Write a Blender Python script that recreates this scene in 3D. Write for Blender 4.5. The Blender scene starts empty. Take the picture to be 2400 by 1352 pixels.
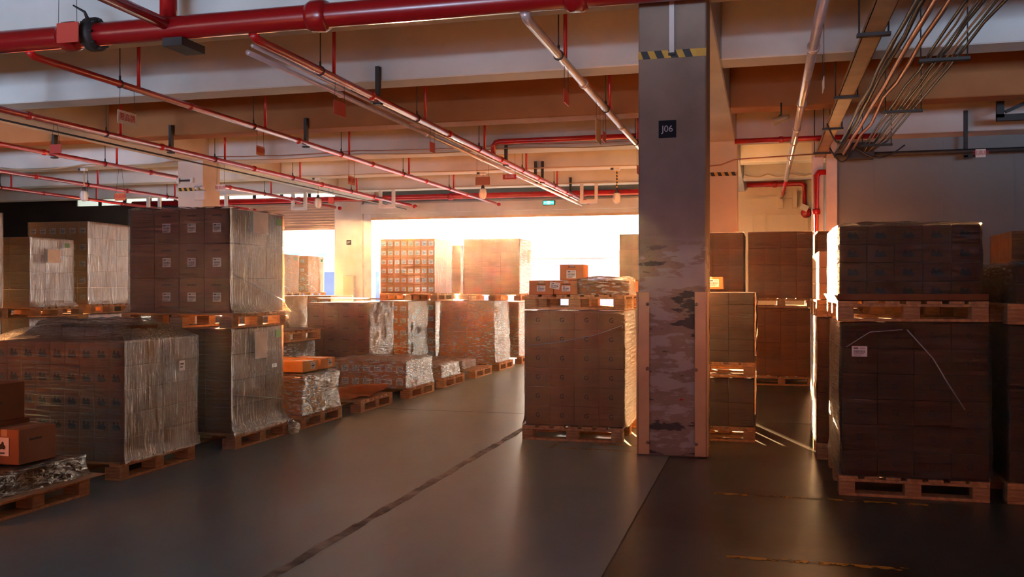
import bpy, bmesh, math, random
from mathutils import Vector, Matrix, noise
R = math.radians
PI = math.pi
SC = bpy.context.scene
COL = SC.collection

# ------------------------------------------------------------------ camera
CAM_H = 1.5
cam_d = bpy.data.cameras.new('camera')
cam_d.sensor_width = 36.0
cam_d.lens = 33.0
cam_d.clip_end = 400
cam = bpy.data.objects.new('camera', cam_d)
COL.objects.link(cam)
cam.location = (0, 0, CAM_H)
cam.rotation_euler = (R(90), 0, R(15))
SC.camera = cam

# ------------------------------------------------------------------ sky, sun, exposure
SUN_AZ = R(18.6)      # degrees to the left of +Y
SUN_EL = R(4.4)
sun_vec = Vector((-math.sin(SUN_AZ) * math.cos(SUN_EL), math.cos(SUN_AZ) * math.cos(SUN_EL), math.sin(SUN_EL)))
W = bpy.data.worlds.new('world')
SC.world = W
W.use_nodes = True
wt = W.node_tree
wt.nodes.clear()
def wn(t, **k):
    n = wt.nodes.new(t)
    for a, b in k.items():
        setattr(n, a, b)
    return n
wo = wn('ShaderNodeOutputWorld')
wb = wn('ShaderNodeBackground')
tc = wn('ShaderNodeTexCoord')
dt = wn('ShaderNodeVectorMath', operation='DOT_PRODUCT')
dt.inputs[1].default_value = sun_vec
mr = wn('ShaderNodeMapRange')
mr.inputs[1].default_value = -1
mr.inputs[2].default_value = 1
cr = wn('ShaderNodeValToRGB')
e = cr.color_ramp.elements
e[0].position = 0.0
e[0].color = (0.26, 0.44, 0.84, 1)
e[1].position = 1.0
e[1].color = (1.0, 0.86, 0.68, 1)
m_ = cr.color_ramp.elements.new(0.62)
m_.color = (0.32, 0.46, 0.74, 1)
m_ = cr.color_ramp.elements.new(0.88)
m_.color = (0.85, 0.78, 0.66, 1)
st = wn('ShaderNodeMapRange')       # brightness by angle from the sun
st.inputs[1].default_value = 0.5
st.inputs[2].default_value = 1.0
st.inputs[3].default_value = 0.6
st.inputs[4].default_value = 5.5
wt.links.new(tc.outputs['Generated'], dt.inputs[0])
wt.links.new(dt.outputs['Value'], mr.inputs[0])
wt.links.new(mr.outputs[0], cr.inputs[0])
wt.links.new(mr.outputs[0], st.inputs[0])
wt.links.new(cr.outputs[0], wb.inputs[0])
wt.links.new(st.outputs[0], wb.inputs[1])
wt.links.new(wb.outputs[0], wo.inputs[0])

sl = bpy.data.lights.new('sun', 'SUN')
sl.energy = 75.0
sl.color = (1.0, 0.56, 0.25)
sl.angle = R(0.8)
sun = bpy.data.objects.new('sun', sl)
COL.objects.link(sun)
sun.rotation_euler = sun_vec.to_track_quat('Z', 'Y').to_euler()
sun.location = (-20, 60, 20)

# added cool fill lamp behind the viewpoint, aimed up at the beam faces
al_ = bpy.data.lights.new('beam_fill_lamp', 'AREA')
al_.shape = 'RECTANGLE'
al_.size = 24.0
al_.size_y = 0.9
al_.energy = 230.0
al_.color = (0.50, 0.70, 1.0)
al_.spread = R(34)
al = bpy.data.objects.new('beam_fill_lamp', al_)
COL.objects.link(al)
al.location = (-6.0, -4.5, 1.7)
al.rotation_euler = (R(90 + 15), 0, 0)

SC.view_settings.view_transform = 'Standard'
SC.view_settings.look = 'None'
SC.view_settings.gamma = 1
SC.view_settings.use_curve_mapping = False
SC.view_settings.exposure = 1.65
SC.cycles.max_bounces = 9
SC.cycles.diffuse_bounces = 5
SC.cycles.glossy_bounces = 4
SC.cycles.transparent_max_bounces = 16
SC.cycles.transmission_bounces = 4
SC.cycles.caustics_reflective = False
SC.cycles.caustics_refractive = False
SC.cycles.sample_clamp_indirect = 6
SC.cycles.use_denoising = True

# ------------------------------------------------------------------ materials
def mat(name, base=(0.5, 0.5, 0.5), rough=0.6, metal=0.0, spec=0.5, var=0.0, scale=3.0, stretch=(1, 1, 1),
        col2=None, bump=0.0, bscale=30.0, bstretch=(1, 1, 1), coat=0.0, emit=None, rvar=0.0, fac=(0.35, 0.65), coord='Object'):
    m = bpy.data.materials.new(name)
    m.use_nodes = True
    nt = m.node_tree
    b = nt.nodes['Principled BSDF']
    b.inputs['Base Color'].default_value = (*base, 1)
    b.inputs['Roughness'].default_value = rough
    b.inputs['Metallic'].default_value = metal
    b.inputs['Specular IOR Level'].default_value = spec
    b.inputs['Coat Weight'].default_value = coat
    b.inputs['Coat Roughness'].default_value = 0.2
    if emit:
        b.inputs['Emission Color'].default_value = (*emit[:3], 1)
        b.inputs['Emission Strength'].default_value = emit[3]
    t = nt.nodes.new('ShaderNodeTexCoord')
    if col2 is None and var > 0:
        col2 = tuple(c * (1 - var) for c in base)
    if col2 is not None:
        mp = nt.nodes.new('ShaderNodeMapping')
        mp.inputs['Scale'].default_value = stretch
        nz = nt.nodes.new('ShaderNodeTexNoise')
        nz.inputs['Scale'].default_value = scale
        nz.inputs['Detail'].default_value = 6
        rp = nt.nodes.new('ShaderNodeValToRGB')
        rp.color_ramp.elements[0].position = fac[0]
        rp.color_ramp.elements[1].position = fac[1]
        rp.color_ramp.elements[0].color = (*base, 1)
        rp.color_ramp.elements[1].color = (*col2, 1)
        nt.links.new(t.outputs[coord], mp.inputs[0])
        nt.links.new(mp.outputs[0], nz.inputs['Vector'])
        nt.links.new(nz.outputs['Fac'], rp.inputs[0])
        nt.links.new(rp.outputs[0], b.inputs['Base Color'])
        if rvar:
            r2 = nt.nodes.new('ShaderNodeMapRange')
            r2.inputs[3].default_value = max(0, rough - rvar)
            r2.inputs[4].default_value = rough + rvar
            nt.links.new(nz.outputs['Fac'], r2.inputs[0])
            nt.links.new(r2.outputs[0], b.inputs['Roughness'])
    if bump:
        mp = nt.nodes.new('ShaderNodeMapping')
        mp.inputs['Scale'].default_value = bstretch
        nz = nt.nodes.new('ShaderNodeTexNoise')
        nz.inputs['Scale'].default_value = bscale
        nz.inputs['Detail'].default_value = 4
        bp = nt.nodes.new('ShaderNodeBump')
        bp.inputs['Strength'].default_value = bump
        bp.inputs['Distance'].default_value = 0.02
        nt.links.new(t.outputs[coord], mp.inputs[0])
        nt.links.new(mp.outputs[0], nz.inputs['Vector'])
        nt.links.new(nz.outputs['Fac'], bp.inputs['Height'])
        nt.links.new(bp.outputs[0], b.inputs['Normal'])
    return m

def film_mat(name, kind='h', cloud=0.28, gloss=0.30, tint=(0.86, 0.80, 0.72), scale=1.0, rough=0.24, ior=1.45):
    """clear stretch film: transparent sheet, glossy folds and milky streaks where it overlaps"""
    m = bpy.data.materials.new(name)
    m.use_nodes = True
    nt = m.node_tree
    nt.nodes.clear()
    N = nt.nodes.new
    L = nt.links.new
    out = N('ShaderNodeOutputMaterial')
    t = N('ShaderNodeTexCoord')
    mp = N('ShaderNodeMapping')
    mp.inputs['Scale'].default_value = {'h': (1.2, 1.2, 14), 'v': (13, 13, 0.9), 'd': (2.2, 2.2, 9)}[kind]
    mp.inputs['Rotation'].default_value = {'h': (0, R(4), 0), 'v': (R(3), R(2), 0), 'd': (R(18), R(14), 0)}[kind]
    nz = N('ShaderNodeTexNoise')
    nz.inputs['Scale'].default_value = 2.6 * scale
    nz.inputs['Detail'].default_value = 5
    nz.inputs['Distortion'].default_value = 0.6
    nz2 = N('ShaderNodeTexNoise')
    nz2.inputs['Scale'].default_value = 1.3
    nz2.inputs['Detail'].default_value = 2
    L(t.outputs['Object'], mp.inputs[0])
    L(mp.outputs[0], nz.inputs['Vector'])
    L(t.outputs['Object'], nz2.inputs['Vector'])
    bp = N('ShaderNodeBump')
    bp.inputs['Strength'].default_value = 0.9
    bp.inputs['Distance'].default_value = 0.12
    L(nz.outputs['Fac'], bp.inputs['Height'])
    # milky share
    r1 = N('ShaderNodeMapRange')
    r1.inputs[1].default_value = 0.42
    r1.inputs[2].default_value = 0.75
    r1.inputs[3].default_value = 0.0
    r1.inputs[4].default_value = cloud * 2.2
    L(nz.outputs['Fac'], r1.inputs[0])
    r2 = N('ShaderNodeMapRange')
    r2.inputs[1].default_value = 0.35
    r2.inputs[2].default_value = 0.65
    r2.inputs[3].default_value = 0.35
    r2.inputs[4].default_value = 1.2
    L(nz2.outputs['Fac'], r2.inputs[0])
    mu = N('ShaderNodeMath')
    mu.operation = 'MULTIPLY'
    mu.use_clamp = True
    L(r1.outputs[0], mu.inputs[0])
    L(r2.outputs[0], mu.inputs[1])
    tr = N('ShaderNodeBsdfTransparent')
    tr.inputs[0].default_value = (0.97, 0.96, 0.95, 1)
    df = N('ShaderNodeBsdfDiffuse')
    df.inputs[0].default_value = (*tint, 1)
    tl = N('ShaderNodeBsdfTranslucent')
    tl.inputs[0].default_value = (*tint, 1)
    dm = N('ShaderNodeMixShader')
    dm.inputs[0].default_value = 0.4
    L(df.outputs[0], dm.inputs[1])
    L(tl.outputs[0], dm.inputs[2])
    m1 = N('ShaderNodeMixShader')
    L(mu.outputs[0], m1.inputs[0])
    L(tr.outputs[0], m1.inputs[1])
    L(dm.outputs[0], m1.inputs[2])
    gl = N('ShaderNodeBsdfGlossy')
    gl.inputs['Roughness'].default_value = rough
    gl.inputs['Color'].default_value = (1, 1, 1, 1)
    L(bp.outputs[0], gl.inputs['Normal'])
    fr = N('ShaderNodeFresnel')
    fr.inputs['IOR'].default_value = ior
    L(bp.outputs[0], fr.inputs['Normal'])
    m2 = N('ShaderNodeMixShader')
    L(fr.outputs[0], m2.inputs[0])
    L(m1.outputs[0], m2.inputs[1])
    L(gl.outputs[0], m2.inputs[2])
    L(m2.outputs[0], out.inputs[0])
    return m

M = {}
M['card'] = mat('cardboard', (0.60, 0.225, 0.072), 0.75, var=0.22, scale=2.5, spec=0.25)
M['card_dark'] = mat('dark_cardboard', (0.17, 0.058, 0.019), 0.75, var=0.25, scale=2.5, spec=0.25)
M['card_mid'] = mat('brown_cardboard', (0.27, 0.125, 0.06), 0.75, var=0.22, scale=2.5, spec=0.25)
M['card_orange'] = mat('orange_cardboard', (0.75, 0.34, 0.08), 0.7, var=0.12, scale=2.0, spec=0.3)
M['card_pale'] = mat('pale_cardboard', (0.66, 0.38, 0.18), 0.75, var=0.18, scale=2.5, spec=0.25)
M['tape'] = mat('packing_tape', (0.50, 0.33, 0.17), 0.25, spec=0.6)
M['wood'] = mat('pallet_pine', (0.56, 0.30, 0.12), 0.75, col2=(0.33, 0.17, 0.07), scale=3, stretch=(1, 9, 9), bump=0.25, bscale=12, bstretch=(1, 8, 8))
M['wood_end'] = mat('pallet_block_wood', (0.44, 0.25, 0.11), 0.85, col2=(0.28, 0.14, 0.06), scale=8, stretch=(1, 1, 6), bump=0.3, bscale=20)
M['ink'] = mat('black_print', (0.02, 0.018, 0.016), 0.6)
M['paper'] = mat('label_paper', (0.72, 0.70, 0.66), 0.6, var=0.08, scale=12)
M['pouch'] = mat('document_pouch', (0.74, 0.71, 0.74), 0.3, spec=0.7, var=0.15, scale=6, bump=0.2, bscale=8)
M['green'] = mat('green_sticker', (0.06, 0.22, 0.05), 0.5)
M['redink'] = mat('red_print', (0.45, 0.02, 0.03), 0.5)
M['film_h'] = film_mat('stretch_film_horizontal', 'h', 0.045, 0.3)
M['film_v'] = film_mat('stretch_film_vertical', 'v', 0.34, 0.15, tint=(0.82, 0.55, 0.31), scale=1.5, rough=0.32, ior=1.17)
M['film_d'] = film_mat('stretch_film_crumpled', 'd', 0.06, 0.5, scale=1.5)
M['film_s'] = film_mat('stretch_film_shiny', 'd', 0.42, 0.6, tint=(0.9, 0.82, 0.70), scale=2.0)
M['film_strand'] = mat('film_strand', (0.30, 0.28, 0.27), 0.25, spec=0.8)
M['paint'] = mat('off_white_painted_concrete', (0.62, 0.60, 0.56), 0.7, col2=(0.50, 0.47, 0.43), scale=0.9, bump=0.12, bscale=9, spec=0.3)
M['beam_ochre'] = mat('ochre_concrete', (0.36, 0.145, 0.05), 0.75, col2=(0.28, 0.105, 0.035), scale=1.0, bump=0.12, bscale=9, spec=0.25)  # ochre tone for a single cross beam
M['slab'] = mat('soffit_concrete', (0.42, 0.36, 0.30), 0.85, var=0.2, scale=0.7)
M['cream'] = mat('cream_wall_panel', (0.66, 0.55, 0.38), 0.6, var=0.08, scale=1.2)
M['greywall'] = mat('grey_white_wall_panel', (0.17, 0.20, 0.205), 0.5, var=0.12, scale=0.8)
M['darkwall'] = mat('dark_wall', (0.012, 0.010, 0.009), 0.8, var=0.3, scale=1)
M['red'] = mat('red_painted_steel', (0.50, 0.012, 0.014), 0.28, spec=0.5, col2=(0.36, 0.01, 0.012), scale=4, coat=0.25)
M['red_main'] = mat('deep_red_painted_steel', (0.26, 0.005, 0.007), 0.3, spec=0.5, coat=0.3)
M['red_dull'] = mat('red_plate', (0.50, 0.05, 0.03), 0.5)
M['orange_plate'] = mat('orange_plate', (0.55, 0.18, 0.07), 0.5)
M['tan_plate'] = mat('tan_plate', (0.50, 0.33, 0.20), 0.5)
M['pipe_grey'] = mat('galvanised_pipe', (0.62, 0.50, 0.48), 0.3, metal=0.35, spec=0.6, var=0.15, scale=6)
M['steel_dark'] = mat('dark_steel', (0.035, 0.032, 0.032), 0.6, metal=0.2, var=0.3, scale=6)
M['steel'] = mat('white_painted_steel', (0.62, 0.60, 0.58), 0.45, var=0.12, scale=5)
M['tray'] = mat('galvanised_tray', (0.40, 0.27, 0.15), 0.5, metal=0.2, var=0.2, scale=4)
M['copper'] = mat('copper_tone_conduit', (0.42, 0.20, 0.13), 0.35, metal=0.5, var=0.2, scale=5)
M['cable'] = mat('black_cable', (0.02, 0.018, 0.018), 0.5)
M['cable_tan'] = mat('tan_cable', (0.42, 0.30, 0.18), 0.55)
M['shutter'] = mat('beige_shutter', (0.50, 0.36, 0.25), 0.5, metal=0.1, var=0.15, scale=2, stretch=(1, 1, 8))
M['yellow'] = mat('yellow_tape', (0.62, 0.36, 0.03), 0.5, var=0.2, scale=8)
M['black'] = mat('black_tape', (0.012, 0.012, 0.012), 0.5)
M['plaque'] = mat('dark_number_plate', (0.010, 0.013, 0.020), 0.7, spec=0.15)
M['plaque_text'] = mat('number_plate_lettering', (0.45, 0.45, 0.45), 0.5)
M['guard'] = mat('cream_corner_guard', (0.64, 0.40, 0.20), 0.4, var=0.2, scale=3, spec=0.5)
M['bolt'] = mat('bolt_steel', (0.3, 0.22, 0.16), 0.35, metal=0.8)
M['exit'] = mat('exit_sign_green', (0.02, 0.30, 0.16), 0.4, emit=(0.05, 0.9, 0.5, 0.6))
M['exit_w'] = mat('exit_sign_figure', (0.7, 0.9, 0.8), 0.4, emit=(0.6, 1.0, 0.8, 1.0))
M['bulb'] = mat('lamp_glass', (0.75, 0.75, 0.72), 0.15, spec=0.8)
M['outside'] = mat('sunlit_concrete_yard', (0.55, 0.52, 0.48), 0.8, var=0.15, scale=0.3)
M['teal'] = mat('teal_roof', (0.50, 0.80, 0.76), 0.6, var=0.1, scale=0.5)
M['blue'] = mat('blue_panel', (0.08, 0.22, 0.60), 0.5)
M['bwhite'] = mat('white_cladding', (0.72, 0.74, 0.76), 0.6, var=0.06, scale=1, stretch=(12, 1, 1))
M['glass'] = mat('window_glass', (0.25, 0.42, 0.62), 0.08, spec=0.8)
M['skyglass'] = mat('polycarbonate_light_panel', (0.10, 0.18, 0.30), 0.4, spec=0.5)
M['skyglass'].node_tree.nodes['Principled BSDF'].inputs['Transmission Weight'].default_value = 0.3

# pillar concrete: bare grey below, worn paint patches
def pillar_mat():
    m = mat('worn_pillar_concrete', (0.205, 0.16, 0.125), 0.7, col2=(0.27, 0.21, 0.165), scale=2.2, bump=0.2, bscale=14, spec=0.3)
    nt = m.node_tree
    N = nt.nodes.new
    L = nt.links.new
    b = nt.nodes['Principled BSDF']
    base_sock = b.inputs['Base Color'].links[0].from_socket
    t = N('ShaderNodeTexCoord')
    sx = N('ShaderNodeSeparateXYZ')
    L(t.outputs['Object'], sx.inputs[0])
    mp = N('ShaderNodeMapping')
    mp.inputs['Scale'].default_value = (1.0, 1.0, 3.4)
    L(t.outputs['Object'], mp.inputs[0])
    nz = N('ShaderNodeTexNoise')
    nz.inputs['Scale'].default_value = 1.6
    nz.inputs['Detail'].default_value = 9
    nz.inputs['Roughness'].default_value = 0.62
    L(mp.outputs[0], nz.inputs['Vector'])
    # worn zone lies below 1.9 m
    zr = N('ShaderNodeMapRange')
    zr.inputs[1].default_value = 1.98
    zr.inputs[2].default_value = 1.80
    L(sx.outputs[2], zr.inputs[0])
    def patch(lo, hi, colr, prev, src):
        rp = N('ShaderNodeMapRange')
        rp.inputs[1].default_value = lo
        rp.inputs[2].default_value = hi
        L(src, rp.inputs[0])
        mu = N('ShaderNodeMath')
        mu.operation = 'MULTIPLY'
        L(rp.outputs[0], mu.inputs[0])
        L(zr.outputs[0], mu.inputs[1])
        mx = N('ShaderNodeMix')
        mx.data_type = 'RGBA'
        L(mu.outputs[0], mx.inputs[0])
        L(prev, mx.inputs[6])
        mx.inputs[7].default_value = (*colr, 1)
        return mx.outputs[2]
    o = patch(0.50, 0.53, (0.33, 0.31, 0.29), base_sock, nz.outputs['Fac'])
    o = patch(0.44, 0.42, (0.055, 0.05, 0.052), o, nz.outputs['Fac'])
    n3 = N('ShaderNodeTexNoise')
    n3.inputs['Scale'].default_value = 5
    n3.inputs['Detail'].default_value = 5
    L(mp.outputs[0], n3.inputs['Vector'])
    o = patch(0.70, 0.72, (0.35, 0.02, 0.015), o, n3.outputs['Fac'])
    L(o, b.inputs['Base Color'])
    return m
M['pillar'] = pillar_mat()

def floor_mat():
    m = bpy.data.materials.new('polished_warehouse_floor')
    m.use_nodes = True
    nt = m.node_tree
    N = nt.nodes.new
    L = nt.links.new
    b = nt.nodes['Principled BSDF']
    t = N('ShaderNodeTexCoord')
    mp = N('ShaderNodeMapping')
    mp.inputs['Scale'].default_value = (0.9, 0.35, 1)
    L(t.outputs['Object'], mp.inputs[0])
    nz = N('ShaderNodeTexNoise')
    nz.inputs['Scale'].default_value = 1.6
    nz.inputs['Detail'].default_value = 9
    nz.inputs['Roughness'].default_value = 0.65
    L(mp.outputs[0], nz.inputs['Vector'])
    rp = N('ShaderNodeValToRGB')
    rp.color_ramp.elements[0].position = 0.3
    rp.color_ramp.elements[1].position = 0.72
    rp.color_ramp.elements[0].color = (0.135, 0.185, 0.18, 1)
    rp.color_ramp.elements[1].color = (0.22, 0.295, 0.285, 1)
    L(nz.outputs['Fac'], rp.inputs[0])
    # green epoxy bay to the right of the cut joint
    sx = N('ShaderNodeSeparateXYZ')
    L(t.outputs['Object'], sx.inputs[0])
    gt = N('ShaderNodeMath')
    gt.operation = 'GREATER_THAN'
    gt.inputs[1].default_value = -0.81
    L(sx.outputs[0], gt.inputs[0])
    n2 = N('ShaderNodeTexNoise')
    n2.inputs['Scale'].default_value = 1.1
    n2.inputs['Detail'].default_value = 4
    L(t.outputs['Object'], n2.inputs['Vector'])
    r2 = N('ShaderNodeValToRGB')
    r2.color_ramp.elements[0].position = 0.50
    r2.color_ramp.elements[1].position = 0.60
    r2.color_ramp.elements[0].color = (0.036, 0.046, 0.038, 1)
    r2.color_ramp.elements[1].color = (0.014, 0.013, 0.010, 1)
    L(n2.outputs['Fac'], r2.inputs[0])
    mx = N('ShaderNodeMix')
    mx.data_type = 'RGBA'
    L(gt.outputs[0], mx.inputs[0])
    L(rp.outputs[0], mx.inputs[6])
    L(r2.outputs[0], mx.inputs[7])
    L(mx.outputs[2], b.inputs['Base Color'])
    rr = N('ShaderNodeMapRange')
    rr.inputs[3].default_value = 0.285
    rr.inputs[4].default_value = 0.37
    L(nz.outputs['Fac'], rr.inputs[0])
    L(rr.outputs[0], b.inputs['Roughness'])
    b.inputs['Specular IOR Level'].default_value = 0.8
    bp = N('ShaderNodeBump')
    bp.inputs['Strength'].default_value = 0.06
    bp.inputs['Distance'].default_value = 0.02
    n4 = N('ShaderNodeTexNoise')
    n4.inputs['Scale'].default_value = 6
    n4.inputs['Detail'].default_value = 3
    L(t.outputs['Object'], n4.inputs['Vector'])
    L(n4.outputs['Fac'], bp.inputs['Height'])
    L(bp.outputs[0], b.inputs['Normal'])
    return m
M['floor'] = floor_mat()

def worn_mat(name, colr, lo=0.48, hi=0.56, scale=14):
    m = mat(name, colr, 0.5)
    nt = m.node_tree
    b = nt.nodes['Principled BSDF']
    t = nt.nodes.new('ShaderNodeTexCoord')
    nz = nt.nodes.new('ShaderNodeTexNoise')
    nz.inputs['Scale'].default_value = scale
    nz.inputs['Detail'].default_value = 8
    r = nt.nodes.new('ShaderNodeMapRange')
    r.inputs[1].default_value = lo
    r.inputs[2].default_value = hi
    nt.links.new(t.outputs['Object'], nz.inputs['Vector'])
    nt.links.new(nz.outputs['Fac'], r.inputs[0])
    nt.links.new(r.outputs[0], b.inputs['Alpha'])
    return m
M['yellow_worn'] = worn_mat('worn_yellow_floor_paint', (0.50, 0.26, 0.02))
M['filler'] = mat('broken_joint_filler', (0.42, 0.34, 0.24), 0.8, col2=(0.12, 0.09, 0.065), scale=5, bump=0.3, bscale=25)

# ------------------------------------------------------------------ mesh helpers
class MB:
    def __init__(self):
        self.bm = bmesh.new()
        self.mats = []
    def mi(self, m):
        if m not in self.mats:
            self.mats.append(m)
        return self.mats.index(m)
    def box(self, x0, x1, y0, y1, z0, z1, m=None, bev=0.0, rot=None, piv=None):
        b = bmesh.new()
        bmesh.ops.create_cube(b, size=1)
        for v in b.verts:
            v.co = Vector(((x0 + x1) / 2 + v.co.x * (x1 - x0), (y0 + y1) / 2 + v.co.y * (y1 - y0), (z0 + z1) / 2 + v.co.z * (z1 - z0)))
        if bev:
            bmesh.ops.bevel(b, geom=b.edges[:], offset=bev, segments=1, affect='EDGES')
        if rot is not None:
            p = Vector(piv) if piv is not None else Vector(((x0 + x1) / 2, (y0 + y1) / 2, (z0 + z1) / 2))
            for v in b.verts:
                v.co = p + rot @ (v.co - p)
        self.add(b, m)
        return self
    def add(self, b, m=None, smooth=False):
        mi = self.mi(m) if m else 0
        for f in b.faces:
            f.material_index = mi
            f.smooth = smooth
        me = bpy.data.meshes.new('t')
        b.to_mesh(me)
        b.free()
        self.bm.from_mesh(me)
        bpy.data.meshes.remove(me)
    def tube(self, pts, r, m=None, n=12, cap=True):
        b = bmesh.new()
        pts = [Vector(p) for p in pts]
        rings = []
        for i, p in enumerate(pts):
            if i == 0:
                d = pts[1] - p
            elif i == len(pts) - 1:
                d = p - pts[i - 1]
            else:
                d = (pts[i + 1] - p).normalized() + (p - pts[i - 1]).normalized()
            d.normalize()
            up = Vector((0, 0, 1)) if abs(d.z) < 0.95 else Vector((0, 1, 0))
            a = d.cross(up).normalized()
            c = a.cross(d).normalized()
            rr = r[i] if isinstance(r, (list, tuple)) else r
            rings.append([b.verts.new(p + a * math.cos(2 * PI * k / n) * rr + c * math.sin(2 * PI * k / n) * rr) for k in range(n)])
        for i in range(len(rings) - 1):
            for k in range(n):
                b.faces.new((rings[i][k], rings[i][(k + 1) % n], rings[i + 1][(k + 1) % n], rings[i + 1][k]))
        if cap:
            b.faces.new(rings[0][::-1])
            b.faces.new(rings[-1])
        bmesh.ops.recalc_face_normals(b, faces=b.faces[:])
        self.add(b, m, smooth=True)
        return self
    def poly(self, pts, th, m=None, axis='y'):
        """extruded outline; pts are (a, z) in the plane, th along the axis"""
        b = bmesh.new()
        def P(a, z, t):
            return Vector((a, t, z)) if axis == 'y' else Vector((t, a, z))
        f0 = [b.verts.new(P(a, z, th[0])) for a, z in pts]
        f1 = [b.verts.new(P(a, z, th[1])) for a, z in pts]
        b.faces.new(f0)
        b.faces.new(f1[::-1])
        n = len(pts)
        for i in range(n):
            b.faces.new((f0[i], f1[i], f1[(i + 1) % n], f0[(i + 1) % n]))
        bmesh.ops.recalc_face_normals(b, faces=b.faces[:])
        self.add(b, m)
        return self
    def mesh(self, name):
        me = bpy.data.meshes.new(name)
        self.bm.to_mesh(me)
        self.bm.free()
        for m in self.mats:
            me.materials.append(m)
        return me

def link(name, me, parent=None, loc=(0, 0, 0), rot=(0, 0, 0)):
    o = bpy.data.objects.new(name, me)
    COL.objects.link(o)
    o.parent = parent
    o.location = loc
    o.rotation_euler = rot
    return o

def tag(o, label=None, cat=None, group=None, kind=None):
    if label:
        o['label'] = label
    if cat:
        o['category'] = cat
    if group:
        o['group'] = group
    if kind:
        o['kind'] = kind
    return o

def thing(name, label, cat, loc=(0, 0, 0), rz=0.0, group=None):
    o = bpy.data.objects.new(name, None)
    o.empty_display_size = 0.1
    COL.objects.link(o)
    o.location = loc
    o.rotation_euler = (0, 0, rz)
    return tag(o, label, cat, group)

def struct(name, mb, parent=None):
    o = link(name, mb.mesh(name), parent)
    o['kind'] = 'structure'
    return o

def text_mesh(txt, size, m, depth=0.0015):
    c = bpy.data.curves.new('lettering', 'FONT')
    c.body = txt
    c.size = size
    c.extrude = depth
    c.align_x = 'CENTER'
    c.align_y = 'CENTER'
    o = bpy.data.objects.new('lettering', c)
    COL.objects.link(o)
    bpy.context.view_layer.update()
    me = bpy.data.meshes.new_from_object(o.evaluated_get(bpy.context.evaluated_depsgraph_get()))
    bpy.data.objects.remove(o)
    me.materials.clear()
    me.materials.append(m)
    return me

def fbm(x, y, z, s=1.0):
    return noise.noise(Vector((x * s, y * s, z * s)))

# ------------------------------------------------------------------ building
Z_BEAM = 4.2
Z_SLAB = 5.0
YW = 26.9            # far wall with the loading doors
X_L, X_R, Y_B = -26.0, 7.5, -5.0

struct('floor', MB().box(X_L, X_R, Y_B, YW + 0.5, -0.3, 0, M['floor']))
struct('ceiling', MB().box(X_L, X_R, Y_B, YW + 0.6, Z_SLAB, Z_SLAB + 0.3, M['slab']))

# beams across the bays (along X) and the two girders along Y
bn = 1
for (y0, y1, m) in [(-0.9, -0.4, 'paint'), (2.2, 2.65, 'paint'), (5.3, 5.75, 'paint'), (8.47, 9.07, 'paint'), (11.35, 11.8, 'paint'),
                    (14.45, 14.9, 'beam_ochre'), (17.6, 18.2, 'paint'), (20.7, 21.15, 'paint'), (23.9, 24.35, 'paint')]:
    # three spans between the girders
    mb = MB()
    for (a, b_) in [(X_L, -12.0), (-11.4, -1.09), (-0.49, X_R)]:
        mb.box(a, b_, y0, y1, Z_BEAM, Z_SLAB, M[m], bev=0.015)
    struct('trim_%d' % bn, mb)
    bn += 1
for (x0, x1) in [(-12.0, -11.4), (-1.09, -0.49)]:
    struct('trim_%d' % bn, MB().box(x0, x1, Y_B, YW, Z_BEAM - 0.004, Z_SLAB, M['paint'], bev=0.015))
    bn += 1

# far wall: lintel over the wide loading door, jambs, clerestory strip
DW0, DW1, DZ = -11.72, -2.2, 3.66
mb = MB()
mb.box(DW0, DW1, YW, YW + 0.35, DZ, 4.15, M['paint'], bev=0.01)                 # lintel
mb.box(DW0 - 0.25, DW0, YW + 0.02, YW + 0.35, 0, 4.15, M['steel'])
mb.box(DW1, 1.3, YW, YW + 0.3, 0, Z_SLAB, M['cream'])                           # cream wall right of the door
mb.box(-12.9, DW1, YW + 0.05, YW + 0.3, 4.15, Z_SLAB, M['greywall'])
struct('wall_back', mb)
mb = MB()
mb.box(DW0 - 0.3, DW1, YW - 0.12, YW, 3.80, 4.10, M['paint'], bev=0.01)
mb.box(DW0, DW1, YW - 0.02, YW + 0.02, DZ - 0.05, DZ + 0.02, M['guard'])
struct('trim_%d' % bn, mb); bn += 1
# wall of the left bays with shutter opening and high light panels
mb = MB()
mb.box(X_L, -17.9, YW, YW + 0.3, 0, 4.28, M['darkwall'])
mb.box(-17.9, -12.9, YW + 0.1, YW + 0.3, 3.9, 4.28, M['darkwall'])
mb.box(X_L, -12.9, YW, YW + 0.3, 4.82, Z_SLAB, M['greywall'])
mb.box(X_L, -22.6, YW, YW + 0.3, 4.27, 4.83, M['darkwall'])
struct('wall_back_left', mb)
w = struct('window_1', MB().box(-22.6, -12.9, YW + 0.12, YW + 0.14, 4.28, 4.82, M['skyglass']))
mb = MB()
for i in range(11):
    x = -22.6 + i * 0.97
    mb.box(x - 0.03, x + 0.03, YW + 0.05, YW + 0.2, 4.28, 4.82, M['steel_dark'])
mb.box(-22.6, -12.9, YW + 0.05, YW + 0.2, 4.53, 4.56, M['steel_dark'])
link('window_frame', mb.mesh('window_frame'), w)
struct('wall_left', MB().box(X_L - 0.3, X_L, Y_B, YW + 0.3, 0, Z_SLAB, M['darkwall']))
struct('wall_right', MB().box(X_R, X_R + 0.3, Y_B, 18.0, 0, Z_SLAB, M['darkwall']))
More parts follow.
